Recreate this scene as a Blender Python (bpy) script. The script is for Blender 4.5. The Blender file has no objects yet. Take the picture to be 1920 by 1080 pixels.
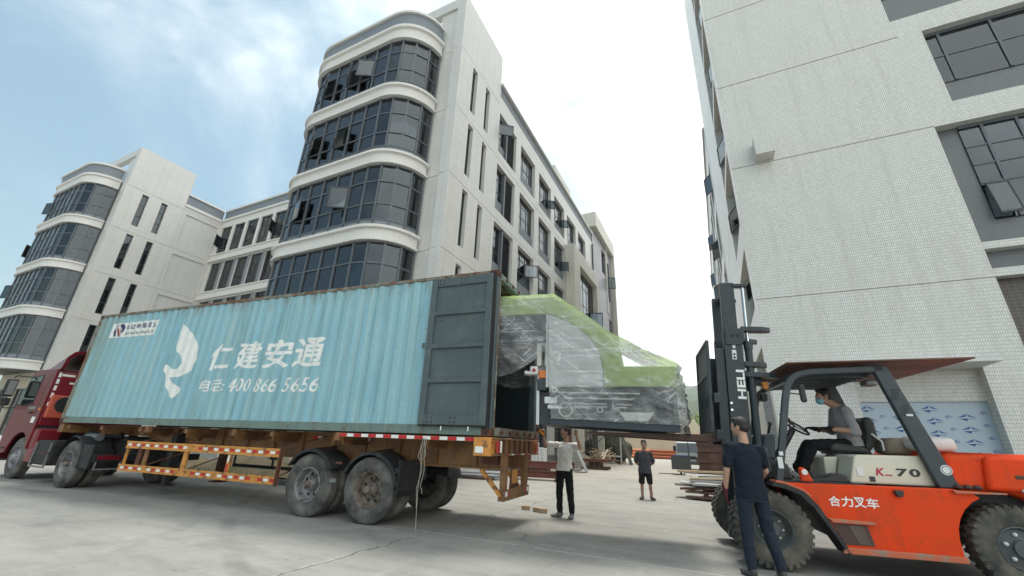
import bpy, bmesh, math, random
from mathutils import Vector, Matrix, noise
R = math.radians
rnd = random.Random(7)
scene = bpy.context.scene
COL = scene.collection

# ---------------------------------------------------------------- camera
cam_d = bpy.data.cameras.new("camera")
cam = bpy.data.objects.new("camera", cam_d)
COL.objects.link(cam)
scene.camera = cam
YAW, PITCH, ROLL = -0.45598, 0.35996, 0.03751
fwd = Vector((math.sin(YAW)*math.cos(PITCH), math.cos(YAW)*math.cos(PITCH), math.sin(PITCH)))
r0 = Vector((math.cos(YAW), -math.sin(YAW), 0)); u0 = r0.cross(fwd)
rgt = math.cos(ROLL)*r0 + math.sin(ROLL)*u0
upv = -math.sin(ROLL)*r0 + math.cos(ROLL)*u0
cam.matrix_world = Matrix(((rgt.x, upv.x, -fwd.x, 0), (rgt.y, upv.y, -fwd.y, 0), (rgt.z, upv.z, -fwd.z, 1.354), (0, 0, 0, 1)))
cam_d.sensor_width = 36.0
cam_d.lens = 773.44/1920*36.0
cam_d.clip_end = 6000
cam_d.clip_start = 0.05

# ---------------------------------------------------------------- sky and sun
SUN_AZ, SUN_EL = R(-8), R(74)          # azimuth from +Y towards +X
world = bpy.data.worlds.new("World"); scene.world = world; world.use_nodes = True
wt = world.node_tree; wn = wt.nodes; wl = wt.links; wn.clear()
def W(t, **k):
    n = wn.new(t)
    for a, b in k.items(): setattr(n, a, b)
    return n
sky = W('ShaderNodeTexSky'); sky.sky_type = 'NISHITA'; sky.sun_disc = False
sky.sun_elevation = SUN_EL; sky.sun_rotation = SUN_AZ; sky.air_density = 1.2; sky.dust_density = 2.0; sky.ozone_density = 1.5
tc = W('ShaderNodeTexCoord')
mp = W('ShaderNodeMapping'); mp.inputs['Scale'].default_value = (1.0, 1.0, 1.7); mp.inputs['Location'].default_value = (3.1, 0.4, 1.3)
wl.new(tc.outputs['Generated'], mp.inputs['Vector'])
nz = W('ShaderNodeTexNoise'); nz.inputs['Scale'].default_value = 1.5; nz.inputs['Detail'].default_value = 7; nz.inputs['Roughness'].default_value = .55
nz.inputs['Distortion'].default_value = .4
wl.new(mp.outputs['Vector'], nz.inputs['Vector'])
# cloud cover thickens smoothly towards the sun's side of the sky
dotn = W('ShaderNodeVectorMath', operation='DOT_PRODUCT'); dotn.inputs[1].default_value = (0.80, 0.25, -0.12)
wl.new(tc.outputs['Generated'], dotn.inputs[0])
ma = W('ShaderNodeMath', operation='MULTIPLY_ADD'); ma.inputs[1].default_value = 0.55
wl.new(dotn.outputs['Value'], ma.inputs[0]); wl.new(nz.outputs['Fac'], ma.inputs[2])
mr = W('ShaderNodeMapRange'); mr.interpolation_type = 'SMOOTHERSTEP'
mr.inputs['From Min'].default_value = 0.18; mr.inputs['From Max'].default_value = 0.56; mr.inputs['To Min'].default_value = 0.04; mr.inputs['To Max'].default_value = 1.0
wl.new(ma.outputs[0], mr.inputs['Value'])
mx = W('ShaderNodeMix', data_type='RGBA'); mx.inputs[7].default_value = (10.95, 11.3, 11.0, 1)
tint = W('ShaderNodeMix', data_type='RGBA', blend_type='MULTIPLY'); tint.inputs[0].default_value = 1; tint.inputs[7].default_value = (.68, .90, .82, 1)
wl.new(sky.outputs[0], tint.inputs[6])
wl.new(mr.outputs[0], mx.inputs[0]); wl.new(tint.outputs[2], mx.inputs[6])
bg = W('ShaderNodeBackground'); bg.inputs['Strength'].default_value = 0.10
wl.new(mx.outputs[2], bg.inputs['Color'])
wo = W('ShaderNodeOutputWorld'); wl.new(bg.outputs[0], wo.inputs['Surface'])

sd = bpy.data.lights.new("sun", 'SUN'); sd.energy = 2.1; sd.angle = R(13); sd.color = (1.0, .95, .87)
sun = bpy.data.objects.new("sun", sd); COL.objects.link(sun)
sv = Vector((math.sin(SUN_AZ)*math.cos(SUN_EL), math.cos(SUN_AZ)*math.cos(SUN_EL), math.sin(SUN_EL)))
sun.rotation_euler = (-sv).to_track_quat('-Z', 'Y').to_euler()
sun.location = sv*60
scene.view_settings.view_transform = 'Standard'; scene.view_settings.look = 'None'
scene.view_settings.gamma = 1; scene.view_settings.exposure = 0.80
scene.render.engine = 'CYCLES'

# ---------------------------------------------------------------- materials
MATS = {}
def nodes(name):
    m = bpy.data.materials.new(name); m.use_nodes = True
    t = m.node_tree; b = t.nodes['Principled BSDF']
    MATS[name] = m
    return m, t, b
def N(t, typ, **k):
    n = t.nodes.new(typ)
    for a, b in k.items(): setattr(n, a, b)
    return n
def mathn(t, op, a, b=None, c=None):
    n = t.nodes.new('ShaderNodeMath'); n.operation = op
    for i, v in enumerate((a, b, c)):
        if v is None: continue
        if isinstance(v, (int, float)): n.inputs[i].default_value = v
        else: t.links.new(v, n.inputs[i])
    return n.outputs[0]
def mixc(t, fac, a, b):
    n = t.nodes.new('ShaderNodeMix'); n.data_type = 'RGBA'
    for i, v in ((0, fac), (6, a), (7, b)):
        if isinstance(v, tuple): n.inputs[i].default_value = (*v[:3], 1)
        elif isinstance(v, (int, float)): n.inputs[i].default_value = v
        else: t.links.new(v, n.inputs[i])
    return n.outputs[2]
def rampn(t, v, lo, hi, a=0., b=1.):
    n = t.nodes.new('ShaderNodeMapRange'); n.inputs[1].default_value = lo; n.inputs[2].default_value = hi
    n.inputs[3].default_value = a; n.inputs[4].default_value = b; t.links.new(v, n.inputs[0]); return n.outputs[0]
def noisen(t, scale, detail=4, rough=.55, stretch=(1, 1, 1), coord=None):
    if coord is None: coord = N(t, 'ShaderNodeNewGeometry').outputs['Position']
    mp = N(t, 'ShaderNodeMapping'); mp.inputs['Scale'].default_value = stretch; t.links.new(coord, mp.inputs[0])
    n = N(t, 'ShaderNodeTexNoise'); n.inputs['Scale'].default_value = scale; n.inputs['Detail'].default_value = detail; n.inputs['Roughness'].default_value = rough
    t.links.new(mp.outputs[0], n.inputs['Vector']); return n.outputs['Fac']
def bumpn(t, b, h, strength=.3, dist=.01):
    n = N(t, 'ShaderNodeBump'); n.inputs['Strength'].default_value = strength; n.inputs['Distance'].default_value = dist
    t.links.new(h, n.inputs['Height']); t.links.new(n.outputs[0], b.inputs['Normal'])
def mat(name, col, rough=.6, metal=0., var=.12, scale=5., bump=0., bscale=80., dirt=None, dscale=3., dlo=.5, dhi=.75, streak=None, slo=.5, shi=.75, spec=.5, coat=0., stretch=(1, 1, 1), scuff=None):
    m, t, b = nodes(name)
    f = noisen(t, scale, stretch=stretch)
    c = mixc(t, f, tuple(x*(1-var) for x in col), tuple(min(1, x*(1+var)) for x in col))
    if dirt: c = mixc(t, rampn(t, noisen(t, dscale, 6, .65), dlo, dhi), c, dirt)
    if streak: c = mixc(t, rampn(t, noisen(t, 6, 5, .6, (1.5, 1.5, .12)), slo, shi), c, streak)
    if scuff: c = mixc(t, rampn(t, noisen(t, scuff[1], 6, .7), scuff[2], scuff[3], 0, .85), c, scuff[0])
    t.links.new(c, b.inputs['Base Color'])
    r = mathn(t, 'MULTIPLY_ADD', noisen(t, scale*2.3), .25*rough, rough*.87); t.links.new(r, b.inputs['Roughness'])
    b.inputs['Metallic'].default_value = metal; b.inputs['Specular IOR Level'].default_value = spec
    b.inputs['Coat Weight'].default_value = coat
    if bump: bumpn(t, b, noisen(t, bscale, 3), bump, .01)
    return m
def tile(name, col, grout, w, h, mort, var=.10, rough=.35, big=.06, stain=None):
    m, t, b = nodes(name)
    g = N(t, 'ShaderNodeNewGeometry')
    sn = N(t, 'ShaderNodeSeparateXYZ'); t.links.new(g.outputs['True Normal'], sn.inputs[0])
    sp = N(t, 'ShaderNodeSeparateXYZ'); t.links.new(g.outputs['Position'], sp.inputs[0])
    f = mathn(t, 'GREATER_THAN', mathn(t, 'ABSOLUTE', sn.outputs[0]), .75)
    flat = mathn(t, 'GREATER_THAN', mathn(t, 'ABSOLUTE', sn.outputs[2]), .75)
    mid = mathn(t, 'ADD', sp.outputs[0], mathn(t, 'MULTIPLY', sp.outputs[1], 0.0))
    u = mathn(t, 'ADD', mathn(t, 'MULTIPLY', sp.outputs[1], f), mathn(t, 'MULTIPLY', mid, mathn(t, 'SUBTRACT', 1.0, f)))
    vv = mathn(t, 'ADD', mathn(t, 'MULTIPLY', sp.outputs[2], mathn(t, 'SUBTRACT', 1.0, flat)), mathn(t, 'MULTIPLY', sp.outputs[1], flat))
    cb = N(t, 'ShaderNodeCombineXYZ'); t.links.new(u, cb.inputs[0]); t.links.new(vv, cb.inputs[1])
    br = N(t, 'ShaderNodeTexBrick'); br.offset = 0.0; br.squash = 1.0
    t.links.new(cb.outputs[0], br.inputs['Vector'])
    br.inputs['Scale'].default_value = 1; br.inputs['Brick Width'].default_value = w; br.inputs['Row Height'].default_value = h
    br.inputs['Mortar Size'].default_value = mort; br.inputs['Mortar Smooth'].default_value = .1
    br.inputs['Color1'].default_value = (*[x*(1-var) for x in col], 1); br.inputs['Color2'].default_value = (*[min(1, x*(1+var)) for x in col], 1)
    br.inputs['Mortar'].default_value = (*grout, 1)
    c = mixc(t, rampn(t, noisen(t, .6, 6), .3, .75, 0, 1), br.outputs['Color'], mixc(t, .5, br.outputs['Color'], tuple(x*(1-big*3) for x in col)))
    st = rampn(t, noisen(t, 3, 5, .6, (1.3, 1.3, .08)), .50, .78, 0, .5)
    if stain: c = mixc(t, st, c, stain)
    t.links.new(c, b.inputs['Base Color']); b.inputs['Roughness'].default_value = rough
    bumpn(t, b, mathn(t, 'SUBTRACT', 1.0, br.outputs['Fac']), .35, .004)
    return m
tile('tile_pale', (.735, .725, .685), (.23, .228, .215), .0475, .0975, .0040, var=.08, stain=(.46, .445, .40))
tile('tile_white', (.65, .643, .615), (.36, .35, .325), .62, .0975, .0060, var=.04, stain=(.50, .485, .45))
tile('tile_grey', (.155, .165, .17), (.10, .105, .11), .0475, .0975, .0035, var=.07)
tile('tile_mauve', (.25, .245, .26), (.18, .175, .18), .20, .0975, .004, var=.05)
tile('tile_brown', (.075, .058, .05), (.15, .14, .13), .14, .0975, .006, var=.12)
mat('moulding', (.66, .65, .62), .55, var=.05, scale=2, streak=(.5, .48, .44), slo=.58, shi=.8)
mat('grey_paint', (.19, .215, .24), .6, var=.06, scale=1.5)
mat('cream_paint', (.60, .55, .43), .7, var=.06, scale=.6, streak=(.48, .42, .33), slo=.55, shi=.8)
mat('porch_paint', (.62, .60, .53), .6, var=.06, scale=.8, streak=(.55, .50, .40), slo=.55, shi=.8)
mat('beige_wall', (.64, .53, .40), .8, var=.06, scale=.5)
mat('frame_dark', (.035, .042, .048), .4, var=.1)
mat('frame_grey', (.10, .115, .13), .4, var=.1)
mat('louvre', (.03, .034, .04), .5)
mat('groove', (.05, .05, .05), .9)
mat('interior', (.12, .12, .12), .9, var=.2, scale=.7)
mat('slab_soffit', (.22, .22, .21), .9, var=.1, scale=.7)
mat('rail_white', (.62, .65, .67), .5)
mat('curtain', (.5, .5, .48), .8)
def glass(name, tint, refl=1.45, mixw=.88):
    m, t, b = nodes(name)
    t.nodes.remove(b)
    out = t.nodes['Material Output']
    tr = N(t, 'ShaderNodeBsdfTransparent'); tr.inputs[0].default_value = (*tint, 1)
    gl = N(t, 'ShaderNodeBsdfGlossy'); gl.inputs['Roughness'].default_value = .015; gl.inputs['Color'].default_value = (.82, .88, .92, 1)
    fr = N(t, 'ShaderNodeFresnel'); fr.inputs['IOR'].default_value = refl
    nb = N(t, 'ShaderNodeBump'); nb.inputs['Strength'].default_value = .03; nb.inputs['Distance'].default_value = .05
    t.links.new(noisen(t, 1.1, 1), nb.inputs['Height']); t.links.new(nb.outputs[0], gl.inputs['Normal']); t.links.new(nb.outputs[0], fr.inputs['Normal'])
    mxs = N(t, 'ShaderNodeMixShader')
    t.links.new(mathn(t, 'ADD', fr.outputs[0], .05), mxs.inputs[0]); t.links.new(tr.outputs[0], mxs.inputs[1]); t.links.new(gl.outputs[0], mxs.inputs[2])
    t.links.new(mxs.outputs[0], out.inputs['Surface'])
    return m
glass('glass', (.27, .31, .33), 1.5)
glass('glass_sash', (.55, .60, .62), 1.65)
glass('glass_clear', (.75, .8, .8), 1.45)

# ---------------------------------------------------------------- mesh helpers
class MB:
    def __init__(s): s.v = []; s.f = []
    def add(s, vs, fs):
        o = len(s.v); s.v += [tuple(v) for v in vs]; s.f += [tuple(i+o for i in f) for f in fs]; return s
    def box(s, x0, x1, y0, y1, z0, z1):
        return s.add([(x, y, z) for x in (x0, x1) for y in (y0, y1) for z in (z0, z1)],
                     [(0, 1, 3, 2), (4, 6, 7, 5), (0, 4, 5, 1), (2, 3, 7, 6), (0, 2, 6, 4), (1, 5, 7, 3)])
    def bar(s, p, q, w, h, up=(0, 0, 1)):
        p = Vector(p); q = Vector(q); d = (q-p).normalized(); up = Vector(up)
        a = d.cross(up)
        if a.length < 1e-4: a = d.cross(Vector((0, 1, 0)))
        a.normalize(); b = a.cross(d)
        vs = [c + a*sx*w/2 + b*sy*h/2 for c in (p, q) for sx, sy in ((-1, -1), (1, -1), (1, 1), (-1, 1))]
        return s.add(vs, [(0, 1, 2, 3), (4, 7, 6, 5), (0, 4, 5, 1), (1, 5, 6, 2), (2, 6, 7, 3), (3, 7, 4, 0)])
    def tube(s, pts, r, n=8, cap=True):
        pts = [Vector(p) for p in pts]; rs = r if isinstance(r, (list, tuple)) else [r]*len(pts)
        o = len(s.v); prev = None; rings = []
        for i, p in enumerate(pts):
            d = (pts[min(i+1, len(pts)-1)] - pts[max(i-1, 0)]).normalized()
            if prev is None:
                a = d.cross(Vector((0, 0, 1)))
                if a.length < 1e-3: a = d.cross(Vector((0, 1, 0)))
            else: a = prev - d*prev.dot(d)
            a.normalize(); prev = a; b = d.cross(a)
            rings.append([p + (a*math.cos(2*math.pi*k/n) + b*math.sin(2*math.pi*k/n))*rs[i] for k in range(n)])
        vs = [v for rg in rings for v in rg]; fs = []
        for i in range(len(pts)-1):
            for k in range(n): fs.append((i*n+k, i*n+(k+1) % n, (i+1)*n+(k+1) % n, (i+1)*n+k))
        if cap: fs.append(tuple(range(n))[::-1]); fs.append(tuple(range((len(pts)-1)*n, len(pts)*n)))
        return s.add(vs, fs)
    def prism(s, poly, fn, a, b):
        n = len(poly)
        vs = [fn(u, v, a) for u, v in poly] + [fn(u, v, b) for u, v in poly]
        return s.add(vs, [tuple(range(n))[::-1], tuple(range(n, 2*n))] + [(i, (i+1) % n, n+(i+1) % n, n+i) for i in range(n)])
    def lathe(s, prof, o, axis='y', n=32, close=True):
        o = Vector(o); vs = []; fs = []
        for r, h in prof:
            for k in range(n):
                c, sn = math.cos(2*math.pi*k/n)*r, math.sin(2*math.pi*k/n)*r
                vs.append(o + Vector({'y': (c, h, sn), 'z': (c, sn, h), 'x': (h, c, sn)}[axis]))
        m = len(prof)
        for i in range(m-1 + (1 if close else 0)):
            j = (i+1) % m
            for k in range(n): fs.append((i*n+k, i*n+(k+1) % n, j*n+(k+1) % n, j*n+k))
        return s.add(vs, fs)
    def grid(s, fn, nu, nv):
        vs = [fn(i/nu, j/nv) for i in range(nu+1) for j in range(nv+1)]
        return s.add(vs, [(i*(nv+1)+j, (i+1)*(nv+1)+j, (i+1)*(nv+1)+j+1, i*(nv+1)+j+1) for i in range(nu) for j in range(nv)])
    def ball(s, c, r, n=10, m=7):
        c = Vector(c); r = r if isinstance(r, (tuple, list)) else (r, r, r)
        vs = [c+Vector((0, 0, -r[2]))]; fs = []
        for i in range(1, m):
            th = -math.pi/2 + math.pi*i/m
            for k in range(n):
                ph = 2*math.pi*k/n; vs.append(c+Vector((r[0]*math.cos(th)*math.cos(ph), r[1]*math.cos(th)*math.sin(ph), r[2]*math.sin(th))))
        vs.append(c+Vector((0, 0, r[2])))
        for k in range(n): fs.append((0, 1+(k+1) % n, 1+k))
        for i in range(m-2):
            for k in range(n): fs.append((1+i*n+k, 1+i*n+(k+1) % n, 1+(i+1)*n+(k+1) % n, 1+(i+1)*n+k))
        l = len(vs)-1
        for k in range(n): fs.append((l, 1+(m-2)*n+k, 1+(m-2)*n+(k+1) % n))
        return s.add(vs, fs)
    def xform(s, M):
        s.v = [tuple(M @ Vector(v)) for v in s.v]; return s
    def mesh(s, name, m, smooth=False, fix=True):
        me = bpy.data.meshes.new(name); me.from_pydata([tuple(v) for v in s.v], [], s.f)
        if fix:
            bm = bmesh.new(); bm.from_mesh(me); bmesh.ops.recalc_face_normals(bm, faces=bm.faces); bm.to_mesh(me); bm.free()
        if m: me.materials.append(MATS[m] if isinstance(m, str) else m)
        if smooth: me.shade_smooth() if smooth is True else me.set_sharp_from_angle(angle=smooth)
        if smooth and smooth is not True:
            for p in me.polygons: p.use_smooth = True
            me.set_sharp_from_angle(angle=smooth)
        return me
    def build(s, name, m, parent=None, smooth=False, bevel=0, fix=True, seg=2):
        o = bpy.data.objects.new(name, s.mesh(name, m, smooth, fix)); COL.objects.link(o)
        if parent: o.parent = parent
        if bevel:
            b = o.modifiers.new('bevel', 'BEVEL'); b.width = bevel; b.segments = seg; b.limit_method = 'ANGLE'; b.angle_limit = R(40)
        return o
def empty(name, loc=(0, 0, 0), rz=0, parent=None):
    o = bpy.data.objects.new(name, None); COL.objects.link(o); o.location = loc; o.rotation_euler = (0, 0, rz); o.empty_display_size = .2
    if parent: o.parent = parent
    return o
def tag(o, label, cat=None, group=None, kind=None):
    if label: o['label'] = label
    if cat: o['category'] = cat
    if group: o['group'] = group
    if kind: o['kind'] = kind
    return o
UB = {}
def ubox(name, m, parent, x0, x1, y0, y1, z0, z1, rz=0, rx=0):
    """a box piece that shares one unit mesh with all pieces of its material"""
    if m not in UB: UB[m] = MB().box(-.5, .5, -.5, .5, -.5, .5).mesh(name, m)
    o = bpy.data.objects.new(name, UB[m]); COL.objects.link(o); o.parent = parent
    o.location = ((x0+x1)/2, (y0+y1)/2, (z0+z1)/2); o.scale = (x1-x0, y1-y0, z1-z0); o.rotation_euler = (rx, 0, rz)
    return o
def part(name, m, parent, *boxes, bevel=0, smooth=False):
    b = MB()
    for bb in boxes: b.box(*bb)
    return b.build(name, m, parent, bevel=bevel, smooth=smooth)
def inst(name, me, parent, loc=(0, 0, 0), rot=(0, 0, 0), scale=(1, 1, 1)):
    o = bpy.data.objects.new(name, me); COL.objects.link(o); o.parent = parent; o.location = loc; o.rotation_euler = rot; o.scale = scale
    return o
def wall(mb, fn, us, zs, openings, thick=.3):
    """a wall with real holes: fn(u, depth, z); opening = (u0, u1, z0, z1, depth or None); depth gives a recess with a back face"""
    cu = sorted({us[0], us[1]} | {x for o in openings for x in o[:2] if us[0] < x < us[1]})
    cz = sorted({zs[0], zs[1]} | {x for o in openings for x in o[2:4] if zs[0] < x < zs[1]})
    def at(u, z):
        for o in openings:
            if o[0] < u < o[1] and o[2] < z < o[3]: return o
        return None
    nu, nz_ = len(cu)-1, len(cz)-1
    cell = [[at((cu[i]+cu[i+1])/2, (cz[j]+cz[j+1])/2) for j in range(nz_)] for i in range(nu)]
    def dep(c): return 0 if c is None else (thick if c[4] is None else c[4])
    q = lambda *p: mb.add([fn(*x) for x in p], [(0, 1, 2, 3)])
    for i in range(nu):
        for j in range(nz_):
            c = cell[i][j]; d = dep(c); a, b, e, f = cu[i], cu[i+1], cz[j], cz[j+1]
            if c is None or c[4] is not None: q((a, d, e), (b, d, e), (b, d, f), (a, d, f))
            if i+1 < nu:
                d2 = dep(cell[i+1][j])
                if d2 != d: q((b, d, e), (b, d2, e), (b, d2, f), (b, d, f))
            if j+1 < nz_:
                d2 = dep(cell[i][j+1])
                if d2 != d: q((a, d, f), (b, d, f), (b, d2, f), (a, d2, f))
    for (a, b) in ((us[0], us[0]), (us[1], us[1])): q((a, 0, zs[0]), (a, thick, zs[0]), (a, thick, zs[1]), (a, 0, zs[1]))
    for z in zs: q((us[0], 0, z), (us[1], 0, z), (us[1], thick, z), (us[0], thick, z))
    return mb
FONT_SC = {}
def text_mesh(body, size, name='lettering'):
    cu = bpy.data.curves.new('t', 'FONT'); cu.body = body; cu.size = size; cu.resolution_u = 3
    ob = bpy.data.objects.new('t', cu); COL.objects.link(ob)
    dg = bpy.context.evaluated_depsgraph_get()
    me = bpy.data.meshes.new_from_object(ob.evaluated_get(dg))
    bpy.data.objects.remove(ob); bpy.data.curves.remove(cu)
    me.materials.clear(); me.name = name
    return me
def text_fit(body, x0, x1, z0, z1, fn, m, parent, name='lettering', cuts=(), shear=0., flip=False):
    """lettering fitted to a rectangle of a surface: fn(u, v) gives the point"""
    me = text_mesh(body, 1.0, name)
    bm = bmesh.new(); bm.from_mesh(me)
    xs = [v.co.x for v in bm.verts]; ys = [v.co.y for v in bm.verts]
    a, b, c, d = min(xs), max(xs), min(ys), max(ys)
    for v in bm.verts:
        t_ = (v.co.y-c)/(d-c); u = x0+(v.co.x-a)/(b-a)*(x1-x0); v.co = (u + shear*(t_-.5)*(z1-z0), z0+t_*(z1-z0), 0)
    for x in cuts: bmesh.ops.bisect_plane(bm, geom=bm.verts[:]+bm.edges[:]+bm.faces[:], plane_co=(x, 0, 0), plane_no=(1, 0, 0))
    for v in bm.verts: v.co = Vector(fn(v.co.x, v.co.y))
    bm.to_mesh(me); bm.free(); me.materials.append(MATS[m])
    o = bpy.data.objects.new(name, me); COL.objects.link(o); o.parent = parent
    return o
# ---------------------------------------------------------------- ground
def ground_mat():
    m, t, b = nodes('concrete')
    g = N(t, 'ShaderNodeNewGeometry'); sp = N(t, 'ShaderNodeSeparateXYZ'); t.links.new(g.outputs['Position'], sp.inputs[0])
    x, y = sp.outputs[0], sp.outputs[1]
    c = mixc(t, rampn(t, noisen(t, .22, 6, .62), .32, .68), (.225, .222, .205), (.325, .32, .292))
    c = mixc(t, rampn(t, noisen(t, 1.6, 8, .7, (.45, 1.3, 1)), .45, .72, 0, .75), c, (.165, .163, .155))
    c = mixc(t, rampn(t, noisen(t, 5, 6, .65, (1, .35, 1)), .56, .78, 0, .5), c, (.42, .412, .38))
    c = mixc(t, rampn(t, noisen(t, 40, 3, .6), .35, .7, 0, .3), c, (.16, .158, .15))
    # oil and tyre marks
    c = mixc(t, rampn(t, noisen(t, .8, 7, .75, (.25, 1.1, 1)), .60, .74, 0, .6), c, (.09, .09, .088))
    # sandy dust down the street
    ds = mathn(t, 'MULTIPLY', rampn(t, y, 10., 24., 0, .75), rampn(t, noisen(t, .35, 5), .3, .7, .35, 1))
    c = mixc(t, ds, c, (.47, .435, .37))
    # curved tyre marks
    for (ax_, ay_, rad, wd_) in ((-13.0, -1.5, 6.2, .13), (-13.0, -1.5, 8.0, .13), (-2.0, 1.0, 5.6, .12), (-2.0, 1.0, 7.5, .12), (3.0, 20.0, 16.5, .12), (3.0, 20.0, 18.3, .12)):
        dx = mathn(t, 'SUBTRACT', x, ax_); dy = mathn(t, 'SUBTRACT', y, ay_)
        dd = mathn(t, 'ABSOLUTE', mathn(t, 'SUBTRACT', mathn(t, 'SQRT', mathn(t, 'ADD', mathn(t, 'MULTIPLY', dx, dx), mathn(t, 'MULTIPLY', dy, dy))), rad))
        mk = mathn(t, 'MULTIPLY', rampn(t, dd, wd_*.6, wd_*1.3, 1, 0), rampn(t, noisen(t, .9, 4, .6), .42, .68, 0, .5))
        c = mixc(t, mk, c, (.11, .11, .107))
    # slab joints every 6 m and one wandering crack
    def line(v, off, per, wid):
        k = mathn(t, 'ABSOLUTE', mathn(t, 'SUBTRACT', mathn(t, 'PINGPONG', mathn(t, 'ADD', v, 600.0-off), per/2), 0.0))
        return rampn(t, k, wid*.4, wid, 1, 0)
    j = mathn(t, 'MAXIMUM', line(y, 4.2, 7.0, .014), line(x, -16.3, 12.0, .014))
    c = mixc(t, mathn(t, 'MULTIPLY', j, .75), c, (.50, .49, .46))
    vo = N(t, 'ShaderNodeTexVoronoi'); vo.feature = 'DISTANCE_TO_EDGE'; vo.inputs['Scale'].default_value = .23
    wp = N(t, 'ShaderNodeVectorMath', operation='ADD'); cw = N(t, 'ShaderNodeCombineXYZ')
    t.links.new(mathn(t, 'MULTIPLY', noisen(t, .9, 5, .65), 1.2), cw.inputs[0]); t.links.new(mathn(t, 'MULTIPLY', noisen(t, 1.1, 5, .65), 1.2), cw.inputs[1])
    t.links.new(g.outputs['Position'], wp.inputs[0]); t.links.new(cw.outputs[0], wp.inputs[1]); t.links.new(wp.outputs[0], vo.inputs['Vector'])
    hair = mathn(t, 'MULTIPLY', rampn(t, vo.outputs['Distance'], .0008, .0026, 1, 0), rampn(t, noisen(t, .5, 3), .48, .62))
    c = mixc(t, mathn(t, 'MULTIPLY', hair, .7), c, (.08, .08, .075))
    wob = mathn(t, 'MULTIPLY', mathn(t, 'SUBTRACT', noisen(t, 1.2, 6, .7), .5), .30)
    cr = mathn(t, 'ABSOLUTE', mathn(t, 'ADD', mathn(t, 'ADD', x, 4.29), wob))
    crm = mathn(t, 'MULTIPLY', rampn(t, cr, .005, .017, 1, 0), rampn(t, noisen(t, 3., 3), .22, .36))
    c = mixc(t, crm, c, (.045, .045, .04))
    t.links.new(c, b.inputs['Base Color'])
    t.links.new(rampn(t, noisen(t, 1.2, 5), .3, .7, .62, .9), b.inputs['Roughness'])
    h = mathn(t, 'SUBTRACT', mathn(t, 'ADD', noisen(t, 30, 5, .7), mathn(t, 'MULTIPLY', noisen(t, 2., 4), 2.)), mathn(t, 'MULTIPLY', crm, 4.))
    bumpn(t, b, h, .25, .012)
ground_mat()
tag(MB().grid(lambda u, v: (-1500+3000*u, -300+2700*v, 0), 30, 27).build('ground', 'concrete'), 'grey concrete yard with a wandering crack and slab joints', kind='structure')

# ---------------------------------------------------------------- tower building with curved bay
FL = [(5.75, 8.96), (9.65, 12.76), (13.45, 16.62), (17.34, 20.38)]
BR = 1.7
def bay_path(nl=6, narc=12, nf=5):
    P = []
    for i in range(nl): P.append((-9.30, 3.0-3.0*i/nl, -1, 0))
    for i in range(narc+1):
        a = math.pi/2*i/narc; P.append((-7.60-BR*math.cos(a), -BR*math.sin(a), -math.cos(a), -math.sin(a)))
    for i in range(1, nf): P.append((-7.60+4.5*i/nf, -BR, 0, -1))
    for i in range(narc+1):
        a = math.pi/2*i/narc; P.append((-3.1+BR*math.sin(a), -BR*math.cos(a), math.sin(a), -math.cos(a)))
    return P
PATH = bay_path()
def sweep(mb, prof, path=PATH):
    n = len(prof); vs = [(p[0]+p[2]*o, p[1]+p[3]*o, z) for p in path for o, z in prof]
    fs = [(i*n+k, (i+1)*n+k, (i+1)*n+(k+1) % n, i*n+(k+1) % n) for i in range(len(path)-1) for k in range(n)]
    fs += [tuple(range(n)), tuple(range((len(path)-1)*n, len(path)*n))]
    return mb.add(vs, fs)
def stations():
    S = []
    for i in range(3): S.append((-9.30, 3.0-1.0*i, -1, 0))
    for i in range(5):
        a = math.pi/2*i/4; S.append((-7.60-BR*math.cos(a), -BR*math.sin(a), -math.cos(a), -math.sin(a)))
    for i in range(1, 5): S.append((-7.60+4.5*i/5, -BR, 0, -1))
    for i in range(5):
        a = math.pi/2*i/4; S.append((-3.1+BR*math.sin(a), -BR*math.cos(a), math.sin(a), -math.cos(a)))
    return S
ST = stations()
mull_me = MB().box(-.035, .035, -.07, .05, 0, 1).mesh('mullion', 'frame_grey')
pane_me = MB().box(-.5, .5, -.006, .006, 0, 1).mesh('pane', 'glass')
spand_me = MB().box(-.5, .5, -.012, .012, 0, 1).mesh('spandrel_panel', 'grey_paint')
sash_me = MB().box(-.5, .5, -.02, .02, -1, -.94).box(-.5, .5, -.02, .02, -.06, 0).box(-.5, -.44, -.02, .02, -.94, -.06).box(.44, .5, -.02, .02, -.94, -.06).mesh('open_sash', 'frame_dark')
sglass_me = MB().box(-.44, .44, -.004, .004, -.94, -.06).mesh('pane', 'glass_sash')
def jit(k=.012): return rnd.uniform(-k, k)
def sash(B, x, y, z, w, h, rz, tilt, side=0):
    o = inst('open_sash', sash_me, B, (x, y, z), (tilt, 0, rz), (w, 1, h))
    inst('pane', sglass_me, o)
    # stay arm
    return o
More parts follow.
